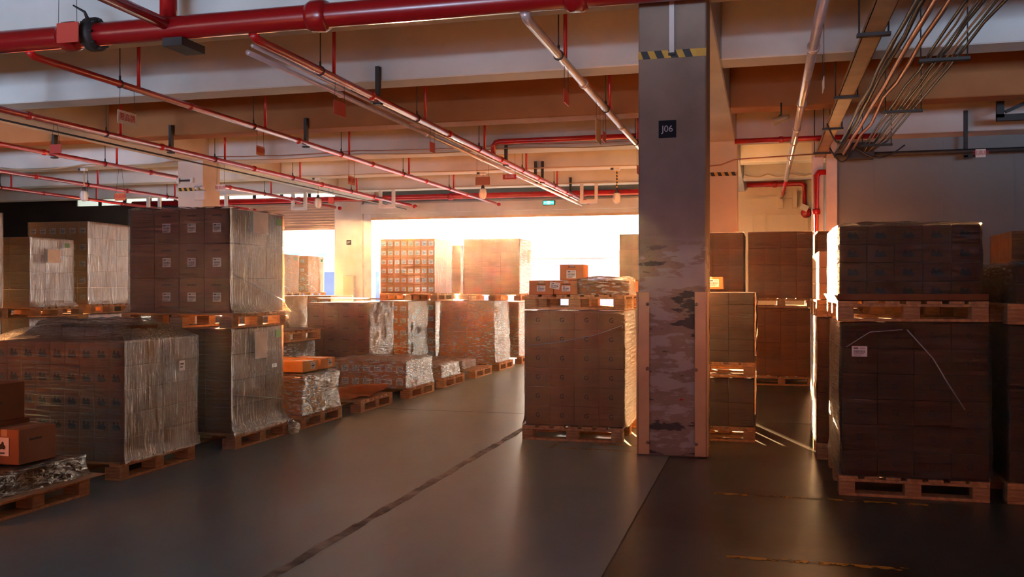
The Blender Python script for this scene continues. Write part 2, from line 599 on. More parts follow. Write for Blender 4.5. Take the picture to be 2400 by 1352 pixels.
# partition of the enclosed room in the right bay
mb = MB()
mb.box(1.32, X_R, 18.2, 18.35, 0, Z_SLAB, M['greywall'])
for i in range(6):
    x = 1.95 + i * 1.15
    mb.box(x - 0.006, x + 0.006, 18.194, 18.2, 0, Z_BEAM, M['greywall'])
mb.box(1.30, 1.32, 18.2, YW, 0, Z_SLAB, M['greywall'])
struct('wall_partition', mb)
mb = MB()
for x in (0.86, 1.10):
    mb.box(x, x + 0.2, 18.05, 18.2, 0, Z_BEAM, M['steel'], bev=0.01)
struct('trim_%d' % bn, mb); bn += 1
# mullions and ledges on the cream wall
mb = MB()
for x in (-0.32, 0.02, 0.62, 1.15):
    mb.box(x - 0.035, x + 0.035, YW - 0.05, YW, 0, 3.55, M['cream'])
mb.box(-0.49, 1.3, YW - 0.06, YW, 3.98, 4.05, M['cream'])
mb.box(-0.49, 1.3, YW - 0.04, YW, 3.52, 3.58, M['cream'])
for x in (0.45, 0.82):
    mb.box(x - 0.06, x + 0.06, YW - 0.25, YW - 0.05, 3.7, 4.15, M['cream'])
struct('trim_%d' % bn, mb); bn += 1

# rolled shutter in the left bay
sh = thing('roller_shutter', 'half raised beige ribbed roller shutter above the narrow left opening', 'shutter', (-15.4, YW, 3.4))
mb = MB()
pts = []
for i in range(9):
    z = 0.02 + i * 0.085
    mb.box(-2.45, 2.45, 0.05, 0.13, z, z + 0.05, M['shutter'], bev=0.012)
    mb.box(-2.45, 2.45, 0.08, 0.12, z + 0.05, z + 0.085, M['shutter'])
link('curtain', mb.mesh('curtain'), sh)
link('bottom_bar', MB().box(-2.45, 2.45, 0.03, 0.15, -0.06, 0.02, M['shutter'], bev=0.01).mesh('bottom_bar'), sh)
link('guide_rail', MB().box(2.45, 2.52, 0.0, 0.2, -3.4, 0.8, M['steel']).mesh('guide_rail'), sh)
link('guide_rail', MB().box(-2.52, -2.45, 0.0, 0.2, -3.4, 0.8, M['steel']).mesh('guide_rail'), sh)

# ------------------------------------------------------------------ pillars
def hazard_tape(x0, x1, y, z0, z1, slope=0.0, ax='x'):
    """yellow tape band with slanted black bars, on a face at y"""
    mb = MB()
    mb.box(x0, x1, y - 0.004, y, z0, z1, M['yellow'])
    n = int((x1 - x0) / 0.125)
    for i in range(n + 1):
        a = x0 + 0.02 + i * 0.125
        if a + 0.1 > x1:
            break
        mb.poly([(a + 0.025, z0), (a + 0.09, z0), (a + 0.06, z1), (a - 0.005 if i else a, z1)], (y - 0.006, y - 0.003), M['black'])
    return mb.mesh('hazard_tape')

def pillar(label, x0, x1, y0, y1, m, plate=None, plate_x=0.0, plate_z=2.95, tape=True, top=Z_BEAM, ps=0.155):
    cx = (x0 + x1) / 2
    t = thing('concrete_pillar', label, 'pillar', (cx, y0, 0))
    w2 = (x1 - x0) / 2
    link('shaft', MB().box(-w2, w2, 0, y1 - y0, 0, top, m, bev=0.012).mesh('shaft'), t)
    if tape:
        link('hazard_tape', hazard_tape(-w2, w2, -0.001, 3.56, 3.63), t)
    if plate:
        p = link('number_plate', MB().box(-ps / 2, ps / 2, -0.006, 0, -ps / 2, ps / 2, M['plaque']).mesh('number_plate'), t, (plate_x, -0.001, plate_z))
        p['label'] = 'dark square plate reading ' + plate
        link('lettering', text_mesh(plate, ps * 0.52, M['plaque_text']), p, (0, -0.008, 0), (R(90), 0, 0))
    return t

p1 = pillar('large worn concrete pillar in the foreground with a dark J06 plate', -1.09, -0.49, 8.47, 9.07, M['pillar'], 'J06', -0.04, 2.925)
for sx, nm in ((-1, 'a'), (1, 'b')):
    mb = MB()
    xo = sx * 0.30
    mb.box(min(xo, xo - sx * 0.10) , max(xo, xo - sx * 0.10), -0.018, -0.004, 0.01, 1.47, M['guard'], bev=0.004)
    mb.box(min(xo, xo + sx * 0.014) + sx * 0.002, max(xo, xo + sx * 0.014) + sx * 0.002, -0.018, 0.12, 0.01, 1.47, M['guard'], bev=0.003)
    g = link('corner_guard', mb.mesh('corner_guard'), p1)
    g['label'] = 'cream metal corner guard'
    for z in (0.12, 0.78, 1.36):
        mbb = MB().tube([(0, 0, 0), (0, -0.018, 0)], [0.016, 0.011], M['bolt'], 10)
        link('bolt', mbb.mesh('bolt'), g, (xo - sx * 0.085, -0.018, z))
mb = MB().box(-0.022, 0.022, -0.03, -0.002, 3.6, Z_BEAM, M['steel']).box(-0.03, 0.03, -0.035, -0.002, 3.58, 3.6, M['steel_dark'])
link('conduit_bracket', mb.mesh('conduit_bracket'), p1)
pillar('cream concrete pillar with hazard tape behind the right pallet stacks', -1.09, -0.46, 17.6, 18.2, M['cream'])
p3 = pillar('cream concrete pillar at left above the tall wrapped stack', -12.0, -11.4, 17.4, 18.05, M['paint'], None)
mb = MB().tube([(-0.28, -0.03, 3.78), (0.05, -0.03, 3.78)], 0.02, M['steel_dark'], 8)
mb.box(-0.3, -0.24, -0.06, 0, 3.72, 3.84, M['steel'], bev=0.005).box(0.03, 0.1, -0.06, 0, 3.72, 3.84, M['steel'], bev=0.005)
link('pipe_clamp', mb.mesh('pipe_clamp'), p3)
pillar('cream pillar with small J07 plate beside the wide loading door', -12.92, -12.0, YW - 0.05, YW + 0.4, M['paint'], 'J07', 0.02, 2.93, False, Z_SLAB)
t = thing('electrical_cabinet', 'cream wall cabinet low on the pillar by the loading door', 'cabinet', (-12.42, YW - 0.05, 1.45))
link('cabinet_body', MB().box(-0.19, 0.19, -0.07, 0, -0.5, 0.45, M['paint'], bev=0.008).mesh('cabinet_body'), t)
link('cabinet_door', MB().box(-0.17, 0.17, -0.082, -0.07, -0.48, 0.43, M['cream'], bev=0.004).mesh('cabinet_door'), t)
pillar('pillar behind the camera row standing left of the aisle', -12.0, -11.4, 8.47, 9.07, M['paint'])

# ------------------------------------------------------------------ floor markings
def floor_line(x0, x1, y0, y1, label, z=0.002):
    o = link('floor_marking', MB().box(x0, x1, y0, y1, 0.0005, z, M['yellow_worn']).mesh('floor_marking'))
    tag(o, label, 'floor marking', 'worn yellow floor lines')
floor_line(-0.35, 1.1, 7.00, 7.05, 'worn yellow floor line in front of the dark pallet, farthest of three')
floor_line(-0.2, 0.75, 5.36, 5.41, 'worn yellow floor line, middle of the three on dark floor')
floor_line(-0.22, 0.35, 4.86, 4.91, 'worn short yellow floor line nearest the bottom edge')
mb = MB()
for (a, b_, c_, d_) in [(-1.95, -1.15, 8.62, 8.67), (-1.95, -1.90, 8.62, 9.0), (-1.95, -1.15, 8.94, 8.98)]:
    mb.box(a, b_, c_, d_, 0.0005, 0.002, M['yellow_worn'])
tag(link('floor_marking', mb.mesh('floor_marking')), 'faint yellow painted rectangle on the floor before the central stack', 'floor marking', 'worn yellow floor lines')

# broken expansion joint (irregular strip) and the saw cut
def strip(x, w, y0, y1, m, amp, seed, z=0.003, step=0.06):
    b = bmesh.new()
    n = int((y1 - y0) / step)
    prev = None
    for i in range(n + 1):
        y = y0 + (y1 - y0) * i / n
        xl = x - w / 2 + amp * fbm(seed, y * 3.1, 0) + amp * 0.5 * fbm(seed, y * 13, 3)
        xr = x + w / 2 + amp * fbm(seed + 9, y * 3.1, 0) + amp * 0.5 * fbm(seed + 9, y * 13, 3)
        cur = (b.verts.new((xl, y, 0.0004)), b.verts.new((xl + 0.004, y, z)), b.verts.new((xr - 0.004, y, z)), b.verts.new((xr, y, 0.0004)))
        if prev:
            for k in range(3):
                b.faces.new((prev[k], prev[k + 1], cur[k + 1], cur[k]))
        prev = cur
    bmesh.ops.recalc_face_normals(b, faces=b.faces[:])
    mb = MB()
    mb.add(b, m)
    return mb
struct('trim_%d' % bn, strip(-2.48, 0.075, 1.0, YW, M['filler'], 0.022, 3)); bn += 1
struct('trim_%d' % bn, strip(-0.81, 0.012, 1.0, YW, M['black'], 0.003, 8, z=0.0015)); bn += 1
struct('trim_%d' % bn, MB().box(-11, 6, 10.9, 10.912, 0.0004, 0.0015, M['black'])); bn += 1

# ------------------------------------------------------------------ pallets
def pallet_meshes():
    L_, Wd, h = 1.2, 1.0, 0.144
    out = []
    mb = MB()
    ys = [0, 0.155, 0.30, 0.44, 0.58, 0.725, 0.87]
    for i, y in enumerate(ys):
        w_ = 0.13 if i in (0, 6) else 0.10
        mb.box(-L_ / 2, L_ / 2, -Wd / 2 + y, -Wd / 2 + y + w_, h - 0.02, h, M['wood'], bev=0.002)
    out.append(('top_deck', mb.mesh('top_deck'), (0, 0, 0)))
    mb = MB()
    for x in (-0.55, 0, 0.55):
        mb.box(x - 0.05, x + 0.05, -Wd / 2, Wd / 2, h - 0.04, h - 0.0205, M['wood'], bev=0.002)
    out.append(('stringer_board', mb.mesh('stringer_board'), (0, 0, 0)))
    for x in (-0.53, 0, 0.53):
        out.append(('bottom_board', MB().box(x - 0.07, x + 0.07, -Wd / 2, Wd / 2, 0, 0.02, M['wood'], bev=0.002).mesh('bottom_board'), (0, 0, 0)))
    blk = MB().box(-0.07, 0.07, -0.055, 0.055, 0.0205, h - 0.0405, M['wood_end'], bev=0.003).mesh('block')
    for x in (-0.53, 0, 0.53):
        for y in (-0.445, 0, 0.445):
            out.append(('block', blk, (x, y, 0)))
    return out
PM = pallet_meshes()
def pallet(x0, y0, z, label, turned=False, group='wooden pallets', dx=None, dy=None, rz=0.0):
    """x0, y0 = the corner with smallest x and y"""
    sx, sy = (1.0, 1.2) if turned else (1.2, 1.0)
    dx = dx or sx
    dy = dy or sy
    t = thing('wooden_pallet', label, 'pallet', (x0 + dx / 2, y0 + dy / 2, z), (R(90) if turned else 0) + rz, group)
    if turned:
        t.scale = (dy / 1.2, dx / 1.0, 1)
    else:
        t.scale = (dx / 1.2, dy / 1.0, 1)
    for n_, me, l in PM:
        link(n_, me, t, l)
    return t

# ------------------------------------------------------------------ cartons
rng = random.Random(7)
carton_cache = {}
def carton_mesh(dx, dy, dz, m, tape_axis=None):
    key = (round(dx, 3), round(dy, 3), round(dz, 3), m, tape_axis)
    if key in carton_cache:
        return carton_cache[key]
    mb = MB()
    bv = min(0.0035, dx * 0.06)
    mb.box(-dx / 2, dx / 2, -dy / 2, dy / 2, 0, dz, M[m], bev=bv)
    if tape_axis == 'y':
        mb.box(-0.024, 0.024, -dy / 2 - 0.0006, dy / 2 + 0.0006, dz * 0.75, dz + 0.0008, M['tape'])
    elif tape_axis == 'x':
        mb.box(-dx / 2 - 0.0006, dx / 2 + 0.0006, -0.024, 0.024, dz * 0.75, dz + 0.0008, M['tape'])
    me = mb.mesh('carton')
    carton_cache[key] = me
    return me

lab_cache = {}
def label_mesh(w, h, seed=0, kind='label'):
    """printed label or printed mark lying in the XZ plane facing -Y, centre at 0"""
    key = (round(w, 3), round(h, 3), seed, kind)
    if key in lab_cache:
        return lab_cache[key]
    r = random.Random(seed + 11)
    mb = MB()
    if kind == 'label':
        mb.box(-w / 2, w / 2, -0.0015, 0, -h / 2, h / 2, M['paper'])
        # header words and barcode
        y = (-0.0022, -0.0014)
        mb.box(-w * 0.38, -w * 0.08, *y, h * 0.24, h * 0.36, M['ink'])
        for k in range(4):
            mb.box(w * 0.05 + k * w * 0.09, w * 0.10 + k * w * 0.09, *y, h * 0.26, h * 0.34, M['ink'])
        x = -w * 0.38
        while x < w * 0.36:
            ww = w * r.uniform(0.012, 0.035)
            mb.box(x, x + ww, *y, -h * 0.14, h * 0.1, M['ink'])
            x += ww + w * r.uniform(0.012, 0.03)
        mb.box(-w * 0.38, w * 0.3, *y, -h * 0.27, -h * 0.22, M['ink'])
        mb.box(-w * 0.38, w * 0.12, *y, -h * 0.39, -h * 0.34, M['ink'])
    elif kind == 'text':
        y = (-0.0012, 0)
        x = -w / 2
        while x < w / 2:
            ww = w * r.uniform(0.07, 0.13)
            mb.box(x, min(w / 2, x + ww), *y, -h / 2, h / 2 * r.uniform(0.5, 1), M['ink'])
            x += ww + w * 0.04
    elif kind == 'blob':
        # black printed emblem: three uneven rounded humps over a solid base
        pts = [(-.5, -.42), (-.46, .1), (-.38, .42), (-.26, .5), (-.16, .28), (-.08, .05), (.02, .12), (.10, .34), (.22, .40),
               (.30, .22), (.34, .0), (.48, -.08), (.5, -.34), (.38, -.5), (.1, -.44), (-.1, -.5), (-.34, -.46)]
        mb.poly([(a * w, b * h) for a, b in pts], (-0.0012, 0), M['ink'])
    elif kind == 'G':
        me = text_mesh('G', h, M['ink'], 0.0006)
        for v in me.vertices:
            v.co = Vector((v.co.x, -0.0008 + v.co.z, v.co.y))
        lab_cache[key] = me
        mb.bm.free()
        return me
    me = mb.mesh('shipping_label')
    lab_cache[key] = me
    return me

STACKS = []
def load(label, x0, x1, y0, y1, z0, z1, nx, ny, nz, m='card', mark=None, film='film_h', mark_cols=None, mark_rows=None,
         taper=0.0, tape=None, side_mark=None, film_kw=None, group='wrapped pallet loads', bulge=0.0, mark_size=None, mark_off=(0, 0)):
    """a wrapped load: shell of cartons bound by stretch film, resting on its pallet"""
    cx, cy = (x0 + x1) / 2, (y0 + y1) / 2
    t = thing('wrapped_load', label, 'pallet load', (cx, cy, z0), 0, group)
    W_, D_, H_ = x1 - x0, y1 - y0, z1 - z0
    dx, dy, dz = W_ / nx, D_ / ny, H_ / nz
    g = 0.0016
    me = carton_mesh(dx - g, dy - g, dz - 0.002, m, tape)
    marks = mark if isinstance(mark, (list, tuple)) else ([mark] if mark else [])
    for k in range(nz):
        for i in range(nx):
            for j in range(ny):
                if 0 < i < nx - 1 and 0 < j < ny - 1 and k < nz - 1:
                    continue
                s = 1 - taper * (k / max(1, nz - 1))
                px = (-W_ / 2 + dx * (i + 0.5)) * s + rng.uniform(-.001, .001)
                py = (-D_ / 2 + dy * (j + 0.5)) * s + rng.uniform(-.001, .001)
                c = link('carton', me, t, (px, py, dz * k))
                if taper:
                    c.scale = (s, s, 1)
                if j == 0 and (mark_cols is None or i in mark_cols) and (mark_rows is None or k in mark_rows):
                    for mk in marks:
                        if mk == 'label':
                            w_, h_ = mark_size or (min(dx * 0.62, 0.105), min(dz * 0.5, 0.085))
                            l_ = link('shipping_label', label_mesh(w_, h_, (i * 3 + k) % 4), c, (mark_off[0], -(dy - g) / 2 - 0.0005, dz * 0.45 + mark_off[1]))
                        elif mk == 'text':
                            link('printed_text', label_mesh(min(dx * 0.4, 0.1), 0.014, i % 3, 'text'), c, (mark_off[0], -(dy - g) / 2 - 0.0005, dz * 0.80))
                        elif mk == 'blob':
                            link('printed_emblem', label_mesh(min(dx * 0.55, 0.08), min(dz * 0.42, 0.07), 0, 'blob'), c, (0, -(dy - g) / 2 - 0.0005, dz * 0.5))
                        elif mk == 'G':
                            link('printed_emblem', label_mesh(0.05, 0.062, 0, 'G'), c, (0, -(dy - g) / 2 - 0.0006, dz * 0.5))
                if side_mark and i == nx - 1:
                    link('shipping_label', label_mesh(min(dy * 0.5, 0.1), min(dz * 0.42, 0.08), j % 3), c, ((dx - g) / 2 + 0.0005, 0, dz * 0.5), (0, 0, R(90)))
    if film:
        kw = dict(film_kw or {})
        fm = film_mesh(W_, D_, H_, M[film], seed=rng.random() * 50, taper=taper, **kw)
        if film == 'film_v':        # wound bands cross the narrow ends, vertical folds hang on the long sides
            fm.materials.append(M['film_h'])
            for p in fm.polygons:
                if abs(p.normal.y) > abs(p.normal.x):
                    p.material_index = 1
        o = link('stretch_film', fm, t)
        o['label'] = 'clear stretch film'
    STACKS.append(t)
    return t

def film_mesh(W_, D_, H_, m, seed=0.0, taper=0.0, off=0.008, amp=0.006, skirt=0.0, drop=0.002, tent=0.0, tent_in=0.25, nrow=22, npt=16, ragged=0.0, top=True, crump=0.0, puff=0.0):
    b = bmesh.new()
    def ring(w, d):
        pts = []
        def side(ax, ay, bx, by):
            for i in range(npt):
                f = i / npt
                pts.append((ax + (bx - ax) * f, ay + (by - ay) * f))
        side(-w, -d, w, -d)
        side(w, -d, w, d)
        side(w, d, -w, d)
        side(-w, d, -w, -d)
        return pts
    rings = []
    zs = [(-drop, 1)] + [(-drop * 0.3 + (H_ + (off if puff else 0.0) + drop * 0.3) * i / nrow, 0) for i in range(nrow + 1)]
    for z, low in zs:
        f = max(0, z / H_)
        s = 1 - taper * f
        sk = skirt * max(0, 1 - z / 0.12) ** 2 if z < 0.12 else 0
        rr = ring(W_ / 2 * s + off + sk, D_ / 2 * s + off + sk)
        cur = []
        for (x, y) in rr:
            l = math.hypot(x, y)
            n_ = fbm(x * 7 + seed, y * 7, z * 2.5) + 0.6 * fbm(x * 2 + seed, y * 2, z * 11)
            n_ = amp * (0.6 + n_) + crump * abs(fbm(x * 5, y * 5 + seed, z * 6))
            zz = z + (ragged * fbm(x * 9 + seed, y * 9, 4) if low or (sk > 0) else 0)
            cur.append(b.verts.new((x * (1 + n_ / l), y * (1 + n_ / l), zz)))
        rings.append(cur)
    if top:
        for q in (0.93, 0.8, 0.62, 0.42, 0.2):
            s = 1 - taper
            rr = ring((W_ / 2 * s + off) * q, (D_ / 2 * s + off) * q)
            cur = []
            for (x, y) in rr:
                up = tent * min(1, (1 - q) / tent_in) ** 0.8 if tent else 0
                cur.append(b.verts.new((x, y, H_ + 0.0012 + up + puff * (off + 0.004 + max(0, 0.010 + 0.022 * fbm(x * 6 + seed, y * 6, q * 2)) + crump * 0.6 * abs(fbm(x * 8, y * 8, seed))))))
            rings.append(cur)
    n = len(rings[0])
    for i in range(len(rings) - 1):
        for k in range(n):
            b.faces.new((rings[i][k], rings[i][(k + 1) % n], rings[i + 1][(k + 1) % n], rings[i + 1][k]))
    if top:
        b.faces.new(rings[-1])
    bmesh.ops.recalc_face_normals(b, faces=b.faces[:])
    mb = MB()
    mb.add(b, m, smooth=True)
    return mb.mesh('stretch_film')

def side_sticker(t, name, w, h, y, z, W_, m, th=0.004, label=None, text=False):
    """a flat part on the +X face of a load"""
    mb = MB().box(0, th, -w / 2, w / 2, -h / 2, h / 2, M[m])
    if text:
        mb.box(th, th + 0.0008, -w * 0.35, w * 0.3, h * 0.1, h * 0.25, M['ink'])
        mb.box(th, th + 0.0008, -w * 0.35, w * 0.1, -h * 0.2, -h * 0.08, M['ink'])
    o = link(name, mb.mesh(name), t, (W_ / 2 + 0.034, y, z))
    if label:
        o['label'] = label
    return o

def strand(t, pts, r=0.006):
    link('film_strand', MB().tube(pts, r, M['film_strand'], 6).mesh('film_strand'), t)

PH = 0.146
XA = -4.74          # aisle edge of the left row
def col_x(x1, w=1.2):
    return x1 - w

# ---- left row along the aisle, nearest first
pallet(XA - 1.2, 4.81, 0, 'low wooden pallet under loose cartons at the bottom left corner')
load('flat film wrapped layer of cartons at the bottom left under the loose boxes', XA - 1.15, XA - 0.04, 4.83, 5.78, PH, 0.285, 2, 2, 1, 'card_dark', None, 'film_d',
     film_kw=dict(skirt=0.02, crump=0.02, amp=0.01, puff=1.0))
t = thing('cardboard_sheet', 'thin cardboard sheet sticking out over the bottom left pallet', 'cardboard', (XA - 0.5, 5.32, PH - 0.006))
t.name = 'cardboard_sheet'
link('sheet', MB().box(-0.6, 0.58, -0.5, 0.56, 0.0005, 0.0045, M['card_pale']).mesh('sheet'), t)

def loose_carton(label, x, y, z, dx, dy, dz, m='card', rz=0.0, marks=(), tape='y', group='loose cartons'):
    t = thing('cardboard_carton', label, 'carton', (x, y, z), rz, group)
    link('box_body', carton_mesh(dx, dy, dz, m, None), t)
    tp = MB()
    if tape == 'y':
        tp.box(-0.024, 0.024, -dy / 2 - 0.001, dy / 2 + 0.001, dz * 0.8, dz + 0.0012, M['tape'])
    else:
        tp.box(-dx / 2 - 0.001, dx / 2 + 0.001, -0.024, 0.024, dz * 0.8, dz + 0.0012, M['tape'])
    link('packing_tape', tp.mesh('packing_tape'), t)
    for (kind, face, a, zz, w, h, s) in marks:
        me = label_mesh(w, h, s, kind)
        nm = {'label': 'shipping_label', 'text': 'printed_text', 'blob': 'printed_emblem', 'G': 'printed_emblem'}[kind]
        if face == 'front':
            link(nm, me, t, (a, -dy / 2 - 0.001, zz))
        else:
            link(nm, me, t, (dx / 2 + 0.001, a, zz), (0, 0, R(90)))
    return t
c1 = loose_carton('small carton with a white emblem label at the bottom left, on the wrapped layer', -4.93, 5.38, 0.317, 0.24, 0.34, 0.235, 'card_mid', 0, [('text', 'side', -0.02, 0.16, 0.11, 0.016, 1)])
em = link('emblem_label', MB().box(-0.062, 0.062, -0.0015, 0, -0.062, 0.062, M['paper']).mesh('emblem_label'), c1, (-0.02, -0.173, 0.12))
em['label'] = 'white square label with black emblem'
link('printed_emblem', label_mesh(0.07, 0.06, 0, 'blob'), em, (0, -0.002, 0.012))
link('printed_text', label_mesh(0.055, 0.012, 2, 'text'), em, (0, -0.002, -0.042))
loose_carton('large dark carton at the bottom left below another carton', -5.37, 5.26, 0.317, 0.55, 0.72, 0.26, 'card_dark', 0, [('text', 'side', 0.05, 0.17, 0.12, 0.02, 0)])
loose_carton('dark carton at the left edge, stacked on the large dark carton', -5.36, 5.28, 0.578, 0.52, 0.60, 0.26, 'card_dark', 0, [('text', 'side', 0.02, 0.13, 0.14, 0.022, 2)])

# S1: big near wrapped load
pallet(XA - 1.3, 6.27, 0, 'wooden pallet under the big tented film wrapped load at left')
t = load('big low film wrapped load nearest at left, film tented over its top boxes', XA - 1.31, XA - 0.07, 6.28, 7.24, PH, 1.08, 9, 2, 5, 'card_mid', 'blob', 'film_v',
         film_kw=dict(skirt=0.015, tent=0.10, tent_in=0.42, puff=1.0, amp=0.009, npt=26, drop=0.01, ragged=0.015), mark_rows=(1, 2, 3, 4))
me = carton_mesh(0.22, 0.34, 0.115, 'card_dark')
for i in range(4):
    link('carton', me, t, (-0.32 + i * 0.225, -0.02, 0.935))
side_sticker(t, 'shipping_label', 0.075, 0.085, 0.22, 0.70, 1.24, 'paper', text=True)
fm = film_mesh(0.96, 0.44, 0.13, M['film_d'], 4.0, taper=0.16, off=0.016, amp=0.012, crump=0.03, drop=0.0, skirt=0.10, puff=1.0)
for v in fm.vertices:
    v.co.x += 0.01; v.co.y -= 0.02; v.co.z += 0.935
link('stretch_film', fm, t)

# S2: tall double stack
pallet(XA - 1.2, 7.76, 0, 'wooden pallet on the floor under the tall double stack at left')
t = load('lower wrapped load of the tall left stack, with a pouch and flared film', XA - 1.13, XA - 0.06, 7.78, 8.74, PH, 1.125, 4, 3, 4, 'card_dark', None, 'film_v',
         film_kw=dict(skirt=0.06, ragged=0.01, amp=0.008, drop=0.015))
side_sticker(t, 'document_pouch', 0.22, 0.26, 0.0, 0.80, 1.07, 'pouch', label='grey document pouch')
side_sticker(t, 'green_sticker', 0.10, 0.075, 0.34, 0.90, 1.07, 'green')
side_sticker(t, 'shipping_label', 0.09, 0.035, 0.26, 0.58, 1.07, 'pouch', text=True)
strand(t, [(0.555, -0.46, 0.36), (0.56, 0.0, 0.29), (0.56, 0.46, 0.22)], 0.004)
pallet(XA - 1.22, 7.74, 1.127, 'wooden pallet between the two halves of the tall left stack')
t = load('upper wrapped load of the tall left stack with nine white labels', XA - 1.14, XA - 0.06, 7.76, 8.76, 1.127 + PH, 2.25, 4, 3, 3, 'card_mid', ['label', 'text'], 'film_v', mark_cols=(1, 2, 3),
         film_kw=dict(skirt=0.05, ragged=0.01, amp=0.007, drop=0.01, puff=1.0), mark_size=(0.088, 0.085))
side_sticker(t, 'document_pouch', 0.28, 0.21, 0.0, 0.87, 1.08, 'pouch', label='grey document pouch')
side_sticker(t, 'green_sticker', 0.11, 0.07, 0.36, 0.90, 1.08, 'green')
strand(t, [(0.565, -0.48, 0.36), (0.565, 0.0, 0.23), (0.57, 0.48, 0.10)], 0.003)
strand(t, [(-0.2, -0.515, 0.06), (0.1, -0.52, 0.02), (0.35, -0.53, -0.02)], 0.003)
# bundle of torn film on the floor at its corner
b = bmesh.new()
bmesh.ops.create_icosphere(b, subdivisions=3, radius=0.08)
for v in b.verts:
    n_ = 1 + 0.5 * fbm(v.co.x * 16, v.co.y * 16, v.co.z * 16)
    v.co = Vector((v.co.x * n_ * 0.7, v.co.y * n_ * 1.0, max(-0.06, v.co.z * n_ * 0.9)))
mb = MB(); mb.add(b, M['film_s'], True)
tag(link('torn_film_bundle', mb.mesh('torn_film_bundle'), None, (XA + 0.04, 8.80, 0.062)), 'white bundle of torn film on the floor by the tall stack', 'plastic film')

# S3: orange cartons
pallet(XA - 1.2, 9.05, 0, 'wooden pallet under the bright orange wrapped cartons')
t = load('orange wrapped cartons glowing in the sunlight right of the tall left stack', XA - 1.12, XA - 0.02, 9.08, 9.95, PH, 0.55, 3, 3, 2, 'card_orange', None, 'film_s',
         film_kw=dict(skirt=0.015, crump=0.03, amp=0.012, puff=1.0))
loose = [(XA - 0.24, 9.32), (XA - 0.24, 9.74)]
for i, (x, y) in enumerate(loose):
    loose_carton('%s of two flat orange cartons on top of the orange wrapped load' % ('nearer', 'farther')[i], x, y, 0.60, 0.42, 0.36, 0.115, 'card_orange', 0, [('label', 'side', 0.05, 0.06, 0.10, 0.08, i)], 'x', 'orange cartons on the wrapped orange load')
loose_carton('flat orange carton behind the other two on the orange load', XA - 0.70, 9.5, 0.60, 0.44, 0.7, 0.11, 'card_orange', 0, [], 'x', 'orange cartons on the wrapped orange load')

# S4: pallet with a curled cardboard sheet
pallet(XA - 1.14, 10.44, 0, 'empty wooden pallet with only a cardboard sheet on it beside the aisle')
b = bmesh.new()
NX, NY = 24, 20
vs = []
for i in range(NX + 1):
    row = []
    for j in range(NY + 1):
        x = -0.60 + 1.18 * i / NX
        y = -0.50 + 1.0 * j / NY
        z = 0.008 + 0.012 * fbm(x * 2, y * 2, 1)
        z += 0.10 * max(0, (y - 0.25) / 0.25) ** 1.6 * (0.6 + 0.4 * math.sin(x * 4))
        z += 0.05 * max(0, (x - 0.42) / 0.16) ** 2 * abs(math.sin(y * 5 + 0.6))
        row.append(b.verts.new((x, y, max(0.004, z))))
    vs.append(row)
for i in range(NX):
    for j in range(NY):
        b.faces.new((vs[i][j], vs[i + 1][j], vs[i + 1][j + 1], vs[i][j + 1]))
bmesh.ops.solidify(b, geom=b.faces[:], thickness=0.004)
mb = MB(); mb.add(b, M['card'], True)
tag(link('cardboard_sheet', mb.mesh('cardboard_sheet'), None, (XA - 0.56, 10.94, PH)), 'curled brown cardboard sheet lying on the empty pallet', 'cardboard')

# S5: low wrapped load with two rows of labels
pallet(XA - 1.1, 11.95, 0, 'wooden pallet under the low wrapped load with two label rows')
load('low wrapped load with two rows of white labels beside the aisle', XA - 1.1, XA + 0.03, 11.96, 13.0, PH, 0.50, 7, 3, 2, 'card', 'label', 'film_s',
     film_kw=dict(skirt=0.02, crump=0.02, drop=0.02, ragged=0.01, puff=1.0), mark_size=(0.10, 0.085))
# S6, S7 thin wrapped layers
pallet(XA - 1.1, 13.38, 0, 'wooden pallet under a thin film wrapped layer beyond the labelled low load')
load('thin wrapped layer of boxes, first beyond the low labelled load', XA - 1.06, XA + 0.02, 13.42, 14.3, PH, 0.33, 2, 2, 1, 'card_pale', None, 'film_s', film_kw=dict(skirt=0.01, crump=0.03, puff=1.0))
pallet(XA - 1.1, 14.95, 0, 'wooden pallet under the second thin wrapped layer')
load('thin wrapped layer of boxes, second and farther along the aisle', XA - 1.06, XA - 0.15, 15.0, 15.8, PH, 0.27, 2, 2, 1, 'card_pale', None, 'film_s', film_kw=dict(skirt=0.01, crump=0.03, puff=1.0))
# S8 / M4
pallet(XA - 1.1, 16.42, 0, 'wooden pallet under the tapering brown load near the loading door')
load('brown wrapped load tapering upward, beside the aisle near the loading door', XA - 1.06, XA - 0.0, 16.45, 17.5, PH, 1.27, 2, 2, 6, 'card', None, 'film_s', taper=0.06,
     film_kw=dict(skirt=0.02, crump=0.03, amp=0.01))
# S9: double
pallet(XA - 1.1, 18.05, 0, 'floor pallet of the last double stack on the aisle')
load('lower wrapped load of the last double stack on the aisle', XA - 1.08, XA + 0.03, 18.08, 19.05, PH, 1.24, 4, 3, 4, 'card', None, 'film_s', film_kw=dict(crump=0.02))
pallet(XA - 1.12, 18.06, 1.25, 'upper pallet of the last double stack on the aisle')
t = load('tall plain brown upper load silhouetted against the loading door, right one', XA - 1.12, XA + 0.04, 18.1, 19.1, 1.25 + PH, 2.50, 3, 3, 4, 'card', None, 'film_h', film_kw=dict(crump=0.0))
side_sticker(t, 'document_pouch', 0.2, 0.25, 0.1, 0.75, 1.16, 'paper', label='white document')

